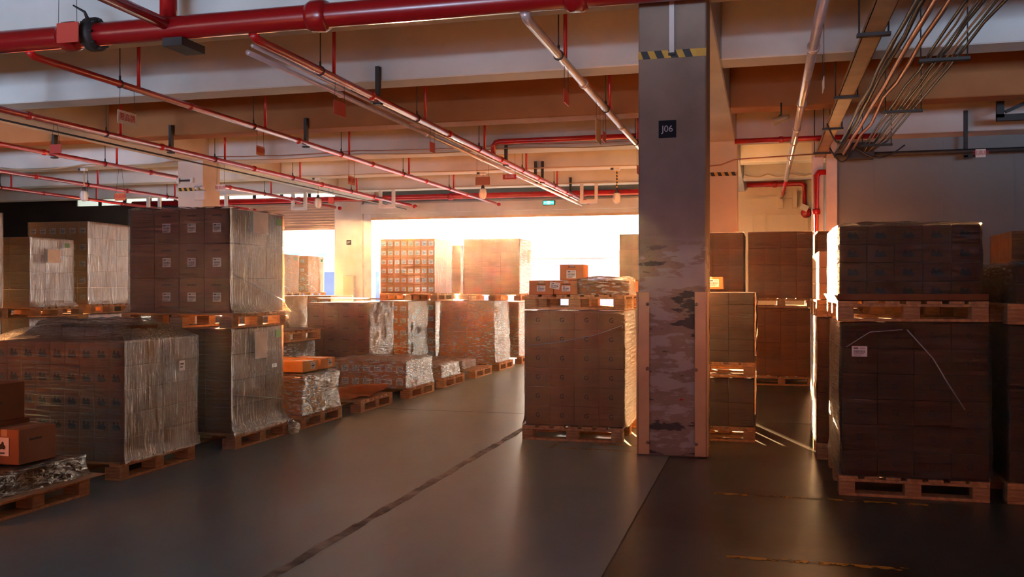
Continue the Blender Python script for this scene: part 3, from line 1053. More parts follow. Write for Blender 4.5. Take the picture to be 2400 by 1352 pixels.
# ---- second row (X about -6.2)
XB = -6.15
pallet(XB - 1.15, 14.0, 0, 'floor pallet of the wide brown load behind the low labelled load')
load('wide brown wrapped load behind the low labelled load', XB - 1.08, XB - 0.01, 14.05, 15.05, PH, 1.27, 4, 3, 6, 'card', 'text', 'film_d', film_kw=dict(crump=0.02))
tag(link('cardboard_sheet', MB().box(-0.62, 0.3, -0.45, 0.42, 0, 0.012, M['card_pale'], rot=Matrix.Rotation(R(1.0), 3, 'Y')).mesh('cardboard_sheet'), None, (XB - 0.35, 14.6, 1.325)),
    'flat cardboard lying on the wide brown wrapped load', 'cardboard')
pallet(XB - 1.1, 15.95, 0, 'floor pallet of the load with one label column, second row')
load('wrapped load with a column of labels behind the wide brown load', XB - 1.08, XB - 0.1, 15.98, 16.98, PH, 1.26, 6, 3, 5, 'card', 'label', 'film_s', film_kw=dict(crump=0.03))
pallet(XB - 1.15, 17.3, 0, 'floor pallet under the labelled double stack at the loading door')
load('lower labelled load of the double stack left of the sun', XB - 1.15, XB - 0.05, 17.33, 18.35, PH, 1.25, 6, 3, 5, 'card', 'label', 'film_s', film_kw=dict(crump=0.01))
pallet(XB - 1.2, 17.3, 1.26, 'upper pallet of the labelled double stack left of the sun')
load('upper load with six rows of small labels silhouetted against the loading door, left one', XB - 1.2, XB - 0.06, 17.33, 18.38, 1.26 + PH, 2.48, 8, 2, 6, 'card', 'label', 'film_v', film_kw=dict(crump=0.0))
pallet(XB - 1.15, 18.9, 0, 'floor pallet of the narrow looking stack between the two silhouettes')
load('lower load of the stack seen between the two silhouetted loads', XB - 1.15, XB - 0.05, 18.93, 19.95, PH, 1.25, 4, 3, 4, 'card', None, 'film_s')
pallet(XB - 1.15, 18.9, 1.26, 'upper pallet of the stack between the two silhouettes')
load('upper load seen as a narrow strip between the two silhouetted loads', XB - 1.15, XB - 0.05, 18.93, 19.98, 1.26 + PH, 2.42, 4, 3, 4, 'card', None, 'film_v')

# T1: short double stack behind the orange cartons
pallet(XB - 1.1, 11.2, 0, 'floor pallet of the short stack behind the orange cartons')
t = load('short wrapped load with grey pouch behind the orange cartons', XB - 1.08, XB - 0.02, 11.23, 12.15, PH, 0.765, 3, 3, 2, 'card_dark', None, 'film_s', film_kw=dict(crump=0.02))
side_sticker(t, 'document_pouch', 0.26, 0.26, 0.0, 0.30, 1.06, 'pouch', label='grey document pouch')
pallet(XB - 1.14, 11.2, 0.785, 'dark upper pallet of the short stack behind the orange cartons')
link_o = link('cardboard_sheet', MB().box(-0.62, 0.62, -0.54, 0.54, 0, 0.01, M['card_dark']).mesh('cardboard_sheet'), None, (XB - 0.52, 11.72, 0.785 + PH))
tag(link_o, 'dark cardboard sheet on the upper pallet behind the orange cartons', 'cardboard')
load('small shiny wrapped carton layer on the dark upper pallet', XB - 1.1, XB - 0.35, 11.3, 12.0, 0.945, 1.12, 2, 2, 1, 'card_pale', None, 'film_s', film_kw=dict(crump=0.015))
# loads left of M1
pallet(-8.5, 13.5, 0, 'floor pallet of the orange lit load behind the short stack')
load('orange lit wrapped load behind the short stack, left of the wide brown load', -8.45, -7.42, 13.52, 14.35, PH, 1.38, 3, 3, 5, 'card_orange', None, 'film_d', film_kw=dict(crump=0.02))
pallet(-8.75, 15.6, 0, 'floor pallet of the labelled load behind the orange lit load')
load('labelled load peeking over the wide brown load', -8.7, -7.6, 15.63, 16.55, PH, 1.37, 5, 3, 5, 'card', 'label', 'film_h')

# ---- left back row (X about -10.3)
XC = -10.3
pallet(XC - 1.1, 12.56, 0, 'floor pallet of the far left labelled stack')
load('lower load of the far left labelled stack', XC - 1.1, XC, 12.58, 13.56, PH, 1.1, 6, 3, 4, 'card', 'label', 'film_v')
pallet(XC - 1.12, 12.55, 1.105, 'upper pallet of the far left labelled stack')
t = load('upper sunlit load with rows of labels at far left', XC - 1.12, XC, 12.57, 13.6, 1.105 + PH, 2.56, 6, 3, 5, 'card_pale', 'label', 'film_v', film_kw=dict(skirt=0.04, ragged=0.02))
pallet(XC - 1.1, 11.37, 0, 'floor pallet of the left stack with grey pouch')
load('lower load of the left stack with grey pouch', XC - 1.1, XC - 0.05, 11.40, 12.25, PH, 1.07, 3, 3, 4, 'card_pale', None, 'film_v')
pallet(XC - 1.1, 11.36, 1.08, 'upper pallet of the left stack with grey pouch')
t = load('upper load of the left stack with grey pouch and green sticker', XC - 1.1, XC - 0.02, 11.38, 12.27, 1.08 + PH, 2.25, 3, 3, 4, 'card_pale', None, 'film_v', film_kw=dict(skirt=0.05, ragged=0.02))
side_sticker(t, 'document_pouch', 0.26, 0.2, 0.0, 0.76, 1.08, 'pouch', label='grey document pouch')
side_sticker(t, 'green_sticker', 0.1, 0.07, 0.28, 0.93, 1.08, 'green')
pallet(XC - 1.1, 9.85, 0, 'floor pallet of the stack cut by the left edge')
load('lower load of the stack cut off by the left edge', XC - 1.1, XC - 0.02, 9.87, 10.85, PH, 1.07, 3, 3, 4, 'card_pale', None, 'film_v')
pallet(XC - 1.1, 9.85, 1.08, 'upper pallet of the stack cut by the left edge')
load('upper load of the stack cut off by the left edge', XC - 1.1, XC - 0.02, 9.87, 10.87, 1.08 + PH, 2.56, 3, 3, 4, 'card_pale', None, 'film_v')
# far dark row behind
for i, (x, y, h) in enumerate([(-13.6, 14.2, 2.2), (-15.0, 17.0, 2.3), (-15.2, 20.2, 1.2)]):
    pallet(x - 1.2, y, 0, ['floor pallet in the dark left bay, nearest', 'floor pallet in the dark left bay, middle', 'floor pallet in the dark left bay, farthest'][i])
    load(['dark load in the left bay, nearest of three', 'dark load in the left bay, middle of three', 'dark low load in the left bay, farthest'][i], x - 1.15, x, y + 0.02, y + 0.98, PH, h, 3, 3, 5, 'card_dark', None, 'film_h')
# stacks seen through the narrow left opening
for i, (x, y) in enumerate([(-13.0, 23.6), (-13.0, 25.2)]):
    pallet(x - 1.1, y, 0, ['floor pallet of the nearer pale stack in the left opening', 'floor pallet of the farther pale stack in the left opening'][i])
    load(['lower load of the nearer pale stack in the left opening', 'lower load of the farther pale stack in the left opening'][i], x - 1.08, x, y + 0.02, y + 1.05, PH, 1.24, 3, 3, 4, 'card', None, 'film_s')
    pallet(x - 1.1, y, 1.25, ['upper pallet of the nearer pale stack in the left opening', 'upper pallet of the farther pale stack in the left opening'][i])
    t = load(['upper load of the nearer pale stack in the left opening', 'upper load of the farther pale stack in the left opening'][i], x - 1.08, x, y + 0.02, y + 1.05, 1.25 + PH, 2.46, 3, 3, 4, 'card', 'label', 'film_s')
    side_sticker(t, 'green_sticker', 0.12, 0.08, 0.3, 0.95, 1.08, 'green')

# ---- central stack C
pallet(-2.32, 9.05, 0, 'floor pallet of the stack beside the foreground pillar', True)
t = load('wrapped load marked with round letter prints beside the foreground pillar', -2.29, -1.31, 9.08, 10.2, PH + 0.005, 1.28, 4, 3, 6, 'card', 'G', 'film_h', film_kw=dict(skirt=0.02, amp=0.007, drop=0.004, ragged=0.004))
strand(t, [(-0.46, -0.575, 0.78), (-0.15, -0.58, 0.82), (0.2, -0.58, 0.89), (0.48, -0.575, 0.99)], 0.004)
pallet(-2.30, 9.07, 1.293, 'upper pallet carrying small cartons beside the foreground pillar', True)
zc = 1.293 + PH
for i in range(4):
    mk = [('text', 'front', 0.0, 0.105, 0.09, 0.012, i)]
    if i in (0, 1):
        mk.append(('label', 'front', -0.0, 0.06, 0.085, 0.055, i))
    loose_carton(['leftmost low carton on the pallet beside the pillar', 'second low carton from the left beside the pillar', 'third low carton from the left beside the pillar', 'rightmost low carton on the pallet beside the pillar'][i],
                 -2.14 + i * 0.252, 9.28, zc, 0.248, 0.34, 0.14, 'card', 0, mk, 'y', 'low cartons in a row beside the pillar')
for i in range(2):
    loose_carton(['low carton of the rear row at left beside the pillar', 'low carton of the rear row at right beside the pillar'][i], -2.02 + i * 0.5, 9.68, zc, 0.49, 0.42, 0.14, 'card', 0, [], 'y', 'low cartons in a row beside the pillar')
fm = film_mesh(0.5, 0.36, 0.15, M['film_s'], 21.0, off=0.006, crump=0.012, drop=0.0, puff=1.0)
tag(link('stretch_film', fm, None, (-1.51, 9.285, zc)), 'loose crumpled film over the two right low cartons beside the pillar', 'plastic film')
c = loose_carton('single small carton standing alone on top of the low cartons', -1.84, 9.28, zc + 0.175, 0.24, 0.24, 0.155, 'card', 0,
                 [('label', 'front', -0.005, 0.06, 0.095, 0.08, 1), ('text', 'front', 0.0, 0.132, 0.07, 0.012, 2)], 'y')
lb = link('tilted_label', label_mesh(0.10, 0.065, 3), None, (-2.0, 9.105, zc + 0.09), (0, R(10), 0))
tag(lb, 'tilted white barcode label bridging the two left low cartons', 'label')
c.location.z = zc + 0.1425

# ---- row behind the pillar and to its right
YR = 15.1
names = ['left of the pillar', 'directly behind the pillar', 'right of the pillar, widest seen', 'right of the widest one, partly hidden']
for i, (x0, x1, yr, hh_) in enumerate([(-2.77, -1.80, 18.6, 2.58), (-1.24, -0.30, 15.1, 2.38), (-0.23, 0.73, 15.1, 2.38), (0.80, 1.76, 15.1, 2.38)]):
    pallet(x0, yr, 0, 'floor pallet in the tall back row, ' + names[i], True)
    load('lower load in the tall back row, ' + names[i], x0 + 0.02, x1 - 0.01, yr + 0.02, yr + 1.1, PH, 1.20, 4, 3, 4, 'card', None, 'film_v', film_kw=dict(skirt=0.03))
    pallet(x0, yr, 1.205, 'upper pallet in the tall back row, ' + names[i], True)
    load('upper load in the tall back row, ' + names[i], x0, x1, yr + 0.0, yr + 1.1, 1.205 + PH, hh_, 4, 3, 4, 'card', None, 'film_v', film_kw=dict(skirt=0.01))

# dark stack just right of the pillar
pallet(-1.08, 9.42, 0, 'floor pallet of the dark stack just right of the foreground pillar', True)
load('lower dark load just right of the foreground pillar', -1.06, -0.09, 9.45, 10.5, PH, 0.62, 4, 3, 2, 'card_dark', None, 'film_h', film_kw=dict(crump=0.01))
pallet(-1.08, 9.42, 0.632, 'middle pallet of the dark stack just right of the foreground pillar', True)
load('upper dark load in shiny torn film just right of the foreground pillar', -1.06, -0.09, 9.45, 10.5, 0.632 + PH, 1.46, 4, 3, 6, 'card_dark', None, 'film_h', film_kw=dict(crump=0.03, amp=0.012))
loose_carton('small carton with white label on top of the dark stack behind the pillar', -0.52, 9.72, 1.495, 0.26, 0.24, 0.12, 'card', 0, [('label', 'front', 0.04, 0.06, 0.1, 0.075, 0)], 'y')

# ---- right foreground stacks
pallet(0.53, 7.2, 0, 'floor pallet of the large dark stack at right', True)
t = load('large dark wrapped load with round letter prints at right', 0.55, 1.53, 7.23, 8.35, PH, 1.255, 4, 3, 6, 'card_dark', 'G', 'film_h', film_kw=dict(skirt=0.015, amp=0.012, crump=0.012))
l_ = link('shipping_label', label_mesh(0.105, 0.075, 2), t, (-0.37, -0.585, 0.90))
strand(t, [(-0.05, -0.585, 1.06), (0.12, -0.59, 0.86), (0.22, -0.59, 0.68), (0.33, -0.585, 0.5)], 0.005)
strand(t, [(-0.46, -0.585, 0.93), (-0.3, -0.59, 1.04), (-0.08, -0.59, 1.06)], 0.004)
pallet(0.52, 7.19, 1.265, 'upper pallet of the large dark stack at right', True)
tag(link('cardboard_tray', MB().box(-0.5, 0.5, -0.6, 0.6, 0, 0.006, M['card_dark']).box(-0.5, 0.5, -0.6, -0.594, 0, 0.05, M['card_dark']).box(-0.5, -0.494, -0.6, 0.6, 0, 0.05, M['card'], rot=Matrix.Rotation(R(-30), 3, 'Y'), piv=(-0.5, 0, 0)).mesh('cardboard_tray'), None, (1.02, 7.8, 1.265 + PH)),
    'brown cardboard tray under the upper load at right', 'cardboard')
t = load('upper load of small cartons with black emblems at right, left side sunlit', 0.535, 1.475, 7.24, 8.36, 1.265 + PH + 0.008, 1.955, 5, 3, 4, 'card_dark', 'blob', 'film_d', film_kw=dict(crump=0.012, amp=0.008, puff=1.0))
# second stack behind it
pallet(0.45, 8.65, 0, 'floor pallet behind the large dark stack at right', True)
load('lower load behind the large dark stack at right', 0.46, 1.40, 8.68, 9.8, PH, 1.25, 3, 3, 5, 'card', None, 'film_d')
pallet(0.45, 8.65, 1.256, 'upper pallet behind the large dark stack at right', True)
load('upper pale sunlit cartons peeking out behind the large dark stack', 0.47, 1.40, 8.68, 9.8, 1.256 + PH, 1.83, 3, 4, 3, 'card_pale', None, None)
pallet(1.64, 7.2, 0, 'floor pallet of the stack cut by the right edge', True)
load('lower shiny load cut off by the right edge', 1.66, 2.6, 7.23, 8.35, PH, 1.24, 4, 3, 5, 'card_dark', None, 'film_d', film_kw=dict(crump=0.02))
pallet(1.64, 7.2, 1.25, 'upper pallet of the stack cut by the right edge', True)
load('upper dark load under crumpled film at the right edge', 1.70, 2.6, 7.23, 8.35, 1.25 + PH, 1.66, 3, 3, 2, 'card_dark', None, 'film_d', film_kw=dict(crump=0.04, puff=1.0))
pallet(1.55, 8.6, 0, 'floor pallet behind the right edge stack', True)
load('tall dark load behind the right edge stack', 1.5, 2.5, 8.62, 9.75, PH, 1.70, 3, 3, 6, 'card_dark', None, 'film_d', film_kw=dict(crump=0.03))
pallet(2.9, 12.6, 0, 'floor pallet of the farther stack at the right edge', True)
load('tall pale sided load at the right edge against the grey wall', 2.92, 3.88, 12.62, 13.7, PH, 2.2, 3, 3, 6, 'card', None, 'film_v')

# unseen stacks added behind the viewpoint to keep light off the foreground
ORD = ['first', 'second', 'third', 'fourth', 'fifth', 'sixth', 'seventh', 'eighth', 'ninth', 'tenth', 'eleventh', 'twelfth', 'thirteenth', 'fourteenth', 'fifteenth', 'sixteenth', 'seventeenth', 'eighteenth']
for i, (x, y, h) in enumerate([(1.3, 2.2, 2.4), (2.5, 2.3, 2.4), (3.8, 3.0, 2.4), (-6.0, 2.9, 1.6), (-7.4, 3.1, 2.3), (-8.8, 2.6, 2.4)] + [(-10.2 + 1.12 * q, -2.4 + 0.1 * (q % 2), 2.3) for q in range(12)]):
    pallet(x, y, 0, ORD[i] + ' floor pallet of the added light blocking stacks behind the viewpoint', True)
    load(ORD[i] + ' load of the added light blocking stacks behind the viewpoint, out of view', x + 0.02, x + 0.98, y + 0.02, y + 1.18, PH, h, 2, 2, 3, 'card_dark', None, None, group='added light blocking loads')

# ------------------------------------------------------------------ pipes
HB = 3.95            # height of the sprinkler branch pipes
def pipe_run(name, label, pts, r, m, couplings=(), group=None, cat='pipe', n=14):
    base = Vector(pts[0])
    t = thing(name, label, cat, base, 0, group)
    P = [Vector(p) - base for p in pts]
    link('pipe', MB().tube(P, r, M[m], n).mesh('pipe'), t)
    for cp in couplings:
        p = Vector(cp[0]) - base
        d = Vector(cp[1]).normalized()
        link('coupling', MB().tube([p - d * r * 0.9, p - d * r * 0.5, p + d * r * 0.5, p + d * r * 0.9], [r * 1.12, r * 1.32, r * 1.32, r * 1.12], M[m], n).mesh('coupling'), t)
    return t

# big main across the bays
YM, ZM = 8.18, 4.10
main = pipe_run('fire_main_pipe', 'thick red fire main pipe across the top of the view', [(-16, YM, ZM), (6, YM, ZM)], 0.115, 'red_main',
                [((x, YM, ZM), (1, 0, 0)) for x in (-9.6, -6.9, -4.1, -1.6, 2.4)], n=24)
# valve and tag
v0 = Vector((-6.62, YM, ZM)) - Vector((-16, YM, ZM))
mb = MB().tube([v0 + Vector((-0.05, 0, 0)), v0 + Vector((0.05, 0, 0))], 0.17, M['steel_dark'], 20)
for k in range(8):
    a = k * PI / 4
    q = v0 + Vector((0, math.cos(a) * 0.145, math.sin(a) * 0.145))
    mb.tube([q + Vector((-0.08, 0, 0)), q + Vector((0.08, 0, 0))], 0.014, M['steel_dark'], 8)
vv = link('valve_body', mb.mesh('valve_body'), main)
link('valve_lever', MB().tube([v0 + Vector((0, -0.1, 0.13)), v0 + Vector((-0.02, -0.12, 0.2)), v0 + Vector((-0.14, -0.14, 0.27))], [0.02, 0.014, 0.008], M['steel_dark'], 8).mesh('valve_lever'), vv)
link('saddle_bracket', MB().box(0, 0.3, -0.1, 0.14, -0.22, -0.12, M['steel_dark']).box(0.18, 0.26, 0.14, 0.22, -0.22, 0.75, M['steel_dark']).mesh('saddle_bracket'), main, (16 - 9.0 - 0.15, 0, 0))
link('saddle_bracket', MB().box(0, 0.22, -0.1, 0.3, -0.2, -0.12, M['steel_dark']).mesh('saddle_bracket'), main, (16 - 5.75, 0, 0))
pipe_run('fire_riser_pipe', 'short red vertical pipe rising from the fire main', [(-5.75, YM, 4.208), (-5.75, YM, 5.0)], 0.085, 'red')
pipe_run('fire_branch_pipe', 'red branch pipe coming forward to the fire main at the top left', [(-5.72, YM - 0.1, 4.12), (-5.72, 5.0, 4.14)], 0.06, 'red', [((-5.72, 6.9, 4.125), (0, 1, 0))])

BX = [(-2.08, 'pipe just left of the pillar', 'pipe_grey', 26.3, 0.045), (-4.82, 'sunward pipe', 'red', 26.3, 0.045), (-7.45, 'middle pipe of the left half', 'red', 26.0, 0.04),
      (-10.06, 'pipe over the far left stacks', 'red', 26.0, 0.045), (-12.5, 'first pipe left of the left pillar', 'red', 26.0, 0.042), (-15.4, 'second pipe left of the left pillar', 'red', 26.0, 0.042), (-17.9, 'farthest pipe in the dark left bay', 'red', 26.0, 0.042)]
NTH = ['nearest one', 'second nearest', 'third nearest', 'fourth nearest', 'farthest one']
for (x, lb_, m, ye, r) in BX:
    ys = [YM + 2.9 + 3.05 * k for k in range(6)]
    pipe_run('sprinkler_pipe', 'long sprinkler branch, ' + lb_, ([(x, YM + 0.02, 3.99), (x, YM + 0.09, 3.955), (x, YM + 0.22, HB), (x, ye, HB)] if x > -16 else [(x, YM + 2, HB), (x, ye, HB)]), r, m, [((x, y, HB), (0, 1, 0)) for y in ys], 'sprinkler branch pipes')
    for k in range(5):
        y = 10.0 + 3.05 * k
        if y > 24:
            continue
        tt = thing('sprinkler_riser', 'red sprinkler riser on the ' + lb_ + ', ' + NTH[k], 'sprinkler riser', (x, y, HB), 0, 'sprinkler risers')
        link('riser_pipe', MB().tube([(0, 0, r * 0.6), (0, 0, 0.93)], 0.022, M['red'], 8).mesh('riser_pipe'), tt)
        link('sprinkler_head', MB().tube([(0, 0, 0.93), (0, 0, 0.955), (0, 0, 0.96), (0, 0, 0.975)], [0.012, 0.012, 0.035, 0.035], M['bolt'], 8).mesh('sprinkler_head'), tt)
        hh = thing('pipe_hanger', 'dark hanger rod on the ' + lb_ + ', ' + NTH[k], 'pipe hanger', (x, y - 0.35, HB), 0, 'pipe hanger rods')
        link('hanger_rod', MB().tube([(0, 0, r), (0, 0, 1.05)], 0.007, M['steel_dark'], 6).tube([(0, 0, r), (0, 0, r + 0.06)], 0.014, M['steel_dark'], 6).mesh('hanger_rod'), hh)
        rb = MB()
        pts = [(math.cos(a * PI / 8) * (r + 0.006), 0, math.sin(a * PI / 8) * (r + 0.006)) for a in range(17)]
        rb.tube(pts, 0.007, M['steel_dark'], 6)
        link('ring_clamp', rb.mesh('ring_clamp'), hh)
# secondary grey pipe beside the middle branch
pipe_run('conduit_pipe', 'slim pink grey pipe running beside the sunward sprinkler pipe', [(-4.98, YM + 0.2, 3.86), (-4.98, 26.2, 3.86)], 0.028, 'pipe_grey', [((-4.98, y, 3.86), (0, 1, 0)) for y in (10.5, 13.5, 16.5, 19.5)])
pipe_run('conduit_pipe', 'second slim grey pipe beside the sunward sprinkler pipe', [(-4.93, YM + 0.2, 3.925), (-4.93, 26.2, 3.925)], 0.02, 'pipe_grey')
pipe_run('conduit_pipe', 'slim grey cable conduit beneath the sprinkler pipe over the far left stacks', [(-10.2, 9.0, 3.84), (-10.2, 26.0, 3.84)], 0.014, 'steel_dark', [((-10.2, y, 3.84), (0, 1, 0)) for y in (10.6, 13.6, 16.6)])
# right bay branch pipe
pipe_run('sprinkler_pipe', 'copper toned sprinkler pipe right of the pillar, reaching the yellow wall', [(0.49, 5.0, HB), (0.49, 22.0, HB)], 0.05, 'pipe_grey',
         [((0.49, y, HB), (0, 1, 0)) for y in (10.0, 13.0, 15.0, 16.4, 18.3)], 'sprinkler branch pipes')
pipe_run('sprinkler_pipe', 'red far end of the sprinkler pipe right of the pillar', [(0.49, 22.0, HB), (0.49, 25.5, HB), (0.45, 26.0, HB - 0.03)], 0.04, 'red', [((0.49, 23.2, HB), (0, 1, 0)), ((0.49, 25, HB), (0, 1, 0))], 'sprinkler branch pipes')

# other red pipes
pipe_run('fire_main_pipe', 'thick red pipe along the far wall above the left openings', [(-20, YW - 0.35, 4.27), (-2.9, YW - 0.35, 4.23)], 0.085, 'red', [((x, YW - 0.35, 4.24), (1, 0, 0)) for x in (-17, -14, -9, -5)])
pipe_run('fire_elbow_pipe', 'red elbow pipe crossing from the middle branch to behind the pillar', [(-5.02, 17.35, 4.0), (-5.02, 17.35, 4.25), (-4.98, 17.35, 4.305), (-4.90, 17.35, 4.32), (-1.1, 17.35, 4.32)], 0.05, 'red')
pipe_run('fire_main_pipe', 'dark red pipe across the right bay below the beam', [(-0.5, 17.3, 4.14), (1.95, 17.3, 4.14)], 0.045, 'red', [((0.3, 17.3, 4.14), (1, 0, 0))])
pipe_run('fire_pipe', 'bright red pipe under the far ceiling right of the hanging lamp', [(-3.6, 25.6, 4.42), (-3.5, 25.6, 4.42), (1.2, 25.6, 4.38)], 0.06, 'red')
pipe_run('standpipe', 'tall red standpipe beside the sunlit right stack', [(1.1, 18.0, 3.62), (0.98, 18.0, 3.62), (0.93, 17.98, 3.55), (0.93, 17.98, 0.0)], 0.055, 'red', [((0.93, 17.98, 2.9), (0, 0, 1))])
pipe_run('fire_pipe', 'red pipe along the cream wall behind the right stacks', [(-0.45, YW - 0.15, 4.36), (1.0, YW - 0.15, 4.36), (1.08, YW - 0.15, 4.3), (1.08, YW - 0.15, 3.6)], 0.07, 'red', [((0.3, YW - 0.15, 4.36), (1, 0, 0))])
al = thing('fire_alarm_bell', 'red alarm fitting with white cover on the cream wall', 'alarm', (1.12, YW - 0.2, 3.55))
link('alarm_body', MB().tube([(0, 0, 0), (0, -0.08, 0)], [0.14, 0.11], M['red'], 16).mesh('alarm_body'), al)
link('alarm_cover', MB().box(-0.16, 0.05, -0.12, -0.05, 0.06, 0.22, M['paper'], rot=Matrix.Rotation(R(25), 3, 'Y')).mesh('alarm_cover'), al)
pipe_run('wall_conduit', 'grey conduit along the grey white wall at right', [(1.2, 17.45, 3.84), (6.5, 17.45, 3.84)], 0.04, 'steel_dark')
pipe_run('wall_conduit', 'thin cable conduit across the right pillar and yellow wall', [(-1.1, 17.5, 3.73), (-0.75, 17.5, 3.75), (-0.5, 17.5, 3.84), (1.2, 17.5, 3.9)], 0.012, 'copper')

# ------------------------------------------------------------------ cable tray and conduits in the right bay
tr = thing('cable_tray', 'flat tan cable tray running along the right bay ceiling', 'cable tray', (1.0, 5.0, 3.9))
link('tray_channel', MB().box(-0.09, 0.09, 0, 13.2, 0, 0.01, M['tray']).box(-0.09, -0.084, 0, 13.2, 0, 0.06, M['tray']).box(0.084, 0.09, 0, 13.2, 0, 0.06, M['tray']).mesh('tray_channel'), tr)
for y in (1.8, 4.4, 7.4, 9.8, 12.4):
    link('tray_bracket', MB().box(-0.15, 0.15, y - 0.04, y + 0.04, -0.03, -0.001, M['steel_dark']).tube([(-0.13, y, 0), (-0.13, y, 1.08)], 0.008, M['steel_dark'], 6).tube([(0.13, y, 0), (0.13, y, 1.08)], 0.008, M['steel_dark'], 6).mesh('tray_bracket'), tr)
def run_y(x, h, y0, y1, wob=0.02, seed=0, n=14, dx=0.0):
    return [(x + dx * i / n + wob * fbm(seed, i * 0.7, 0), y0 + (y1 - y0) * i / n, h + wob * fbm(seed + 5, i * 0.6, 2)) for i in range(n + 1)]
k = 0
cd = [(1.35, 3.85, 'copper', 0.028, 'thick copper toned conduit in the right bay, leftmost'), (1.48, 3.89, 'copper', 0.024, 'copper toned conduit in the right bay, second'), (1.24, 3.91, 'cable_tan', 0.014, 'tan cable beside the copper conduits'),
      (1.19, 3.84, 'cable', 0.02, 'black cable beside the copper conduits'), (1.30, 3.93, 'cable', 0.025, 'thick black cable above the copper conduits')]
for i, (x, h, m, r, lb_) in enumerate(cd):
    o = link('conduit', MB().tube(run_y(x, h, 4.0, 17.3, 0.05 if r < 0.026 else 0.015, i), r, M[m], 8).mesh('conduit'))
    tag(o, lb_, 'conduit', 'conduits in the right bay')
for i in range(7):
    o = link('ceiling_cable', MB().tube(run_y(1.62 + i * 0.05, 3.88 + 0.012 * (i % 2), 4.0, 16.2, 0.03, 20 + i) + [(1.66 + i * 0.02, 17.2, 3.86)], 0.011 if i % 3 else 0.016, M['cable_tan' if i % 3 == 1 else 'cable'], 6).mesh('ceiling_cable'))
    tag(o, 'dark cable in the fan of cables at the upper right', 'cable', 'fan of ceiling cables at the upper right')
for i, y in enumerate((7.2, 10.4, 13.3, 16.3)):
    tz = thing('trapeze_hanger', 'dark trapeze hanger under the cable fan, ' + ['nearest', 'second', 'third', 'farthest'][i], 'hanger', (1.78, y, 3.85), 0, 'trapeze hangers')
    link('hanger_bar', MB().box(-0.24, 0.24, -0.04, 0.04, -0.03, 0.0, M['steel_dark']).mesh('hanger_bar'), tz)
    for sx in (-0.22, 0.22):
        link('hanger_rod', MB().tube([(sx, 0, 0), (sx, 0, 1.14)], 0.007, M['steel_dark'], 6).mesh('hanger_rod'), tz)
o = link('junction_box', MB().box(-0.22, 0.22, -0.12, 0.12, -0.16, 0.12, M['steel_dark'], bev=0.01).mesh('junction_box'), None, (1.62, 17.3, 3.9))
tag(o, 'black junction box where the cables meet the wall', 'junction box')
for i, (x0, x1, sag) in enumerate([(1.1, 1.5, 0.25), (1.5, 2.3, 0.2), (0.9, 1.25, 0.3)]):
    pts = []
    for q in range(13):
        f = q / 12
        pts.append((x0 + (x1 - x0) * f, 17.0 if i < 2 else 14.5, 3.92 - sag * math.sin(PI * f)))
    tag(link('hanging_cable', MB().tube(pts, 0.013, M['cable'], 6).mesh('hanging_cable')), ['black cable loop below the junction box', 'black cable loop right of the junction box', 'black cable loop hanging from the cable tray'][i], 'cable')
# camera/fixture near the right pipe
cf = thing('ceiling_speaker', 'dark fixture on a bracket beside the right sprinkler pipe', 'fixture', (0.25, 14.2, 3.98))
link('bracket', MB().tube([(0, 0, 0.22), (0, 0, 0.05), (-0.06, 0, 0)], 0.014, M['steel_dark'], 6).mesh('bracket'), cf)
link('housing', MB().tube([(-0.12, -0.02, -0.06), (0.06, 0, 0.0), (0.12, 0, 0.02)], [0.06, 0.045, 0.03], M['tray'], 12).mesh('housing'), cf)
# dark duct frame at top right
df = thing('duct_frame', 'dark steel frame hanging at the upper right corner', 'frame', (4.0, 16.0, 4.2))
mb = MB()
mb.box(-0.5, -0.4, 0, 0.1, -0.05, 0.6, M['steel_dark']).box(0.45, 0.55, 0, 0.1, -0.05, 0.6, M['steel_dark']).box(-0.5, 0.55, 0, 0.1, -0.1, 0.0, M['steel_dark'])
mb.box(-0.42, 0.5, 0.02, 0.07, 0.2, 0.25, M['steel_dark'], rot=Matrix.Rotation(R(-24), 3, 'Y'))
link('frame_bars', mb.mesh('frame_bars'), df)
o = link('hanging_bracket', MB().box(-0.03, 0.03, -0.03, 0.03, -0.5, 0.3, M['steel_dark']).box(-0.03, 0.3, -0.03, 0.03, -0.5, -0.44, M['steel_dark'], rot=Matrix.Rotation(R(-12), 3, 'Y')).mesh('hanging_bracket'), None, (3.35, 17.57, 4.25))
tag(o, 'dark vertical bracket in front of the grey wall at right', 'bracket')

# ------------------------------------------------------------------ channel brackets holding pipes to the beams
for (x, y, lb_) in [(-4.82, 11.3, 'first beam, sunward pipe'), (-7.45, 14.4, 'second beam, middle pipe'), (-10.06, 14.4, 'second beam, far left pipe'), (-12.5, 14.4, 'second beam, left bay pipe'),
                    (-4.82, 17.55, 'third beam, sunward pipe'), (-2.08, 17.55, 'third beam, pipe left of the pillar'),
                    (-4.82, 20.65, 'fourth beam, sunward pipe'), (-4.98, 20.65, 'fourth beam, slim pipe beside the sunward one'), (-4.82, 23.85, 'fifth beam, sunward pipe')]:
    t = thing('channel_bracket', 'dark channel bracket on the ' + lb_, 'bracket', (x, y, HB), 0, 'channel brackets')
    link('channel', MB().box(-0.025, 0.025, -0.05, 0.03, 0.0, 0.42, M['steel_dark']).mesh('channel'), t)
    link('foot', MB().box(-0.05, 0.05, -0.06, 0.03, -0.075, -0.05, M['steel_dark']).mesh('foot'), t)
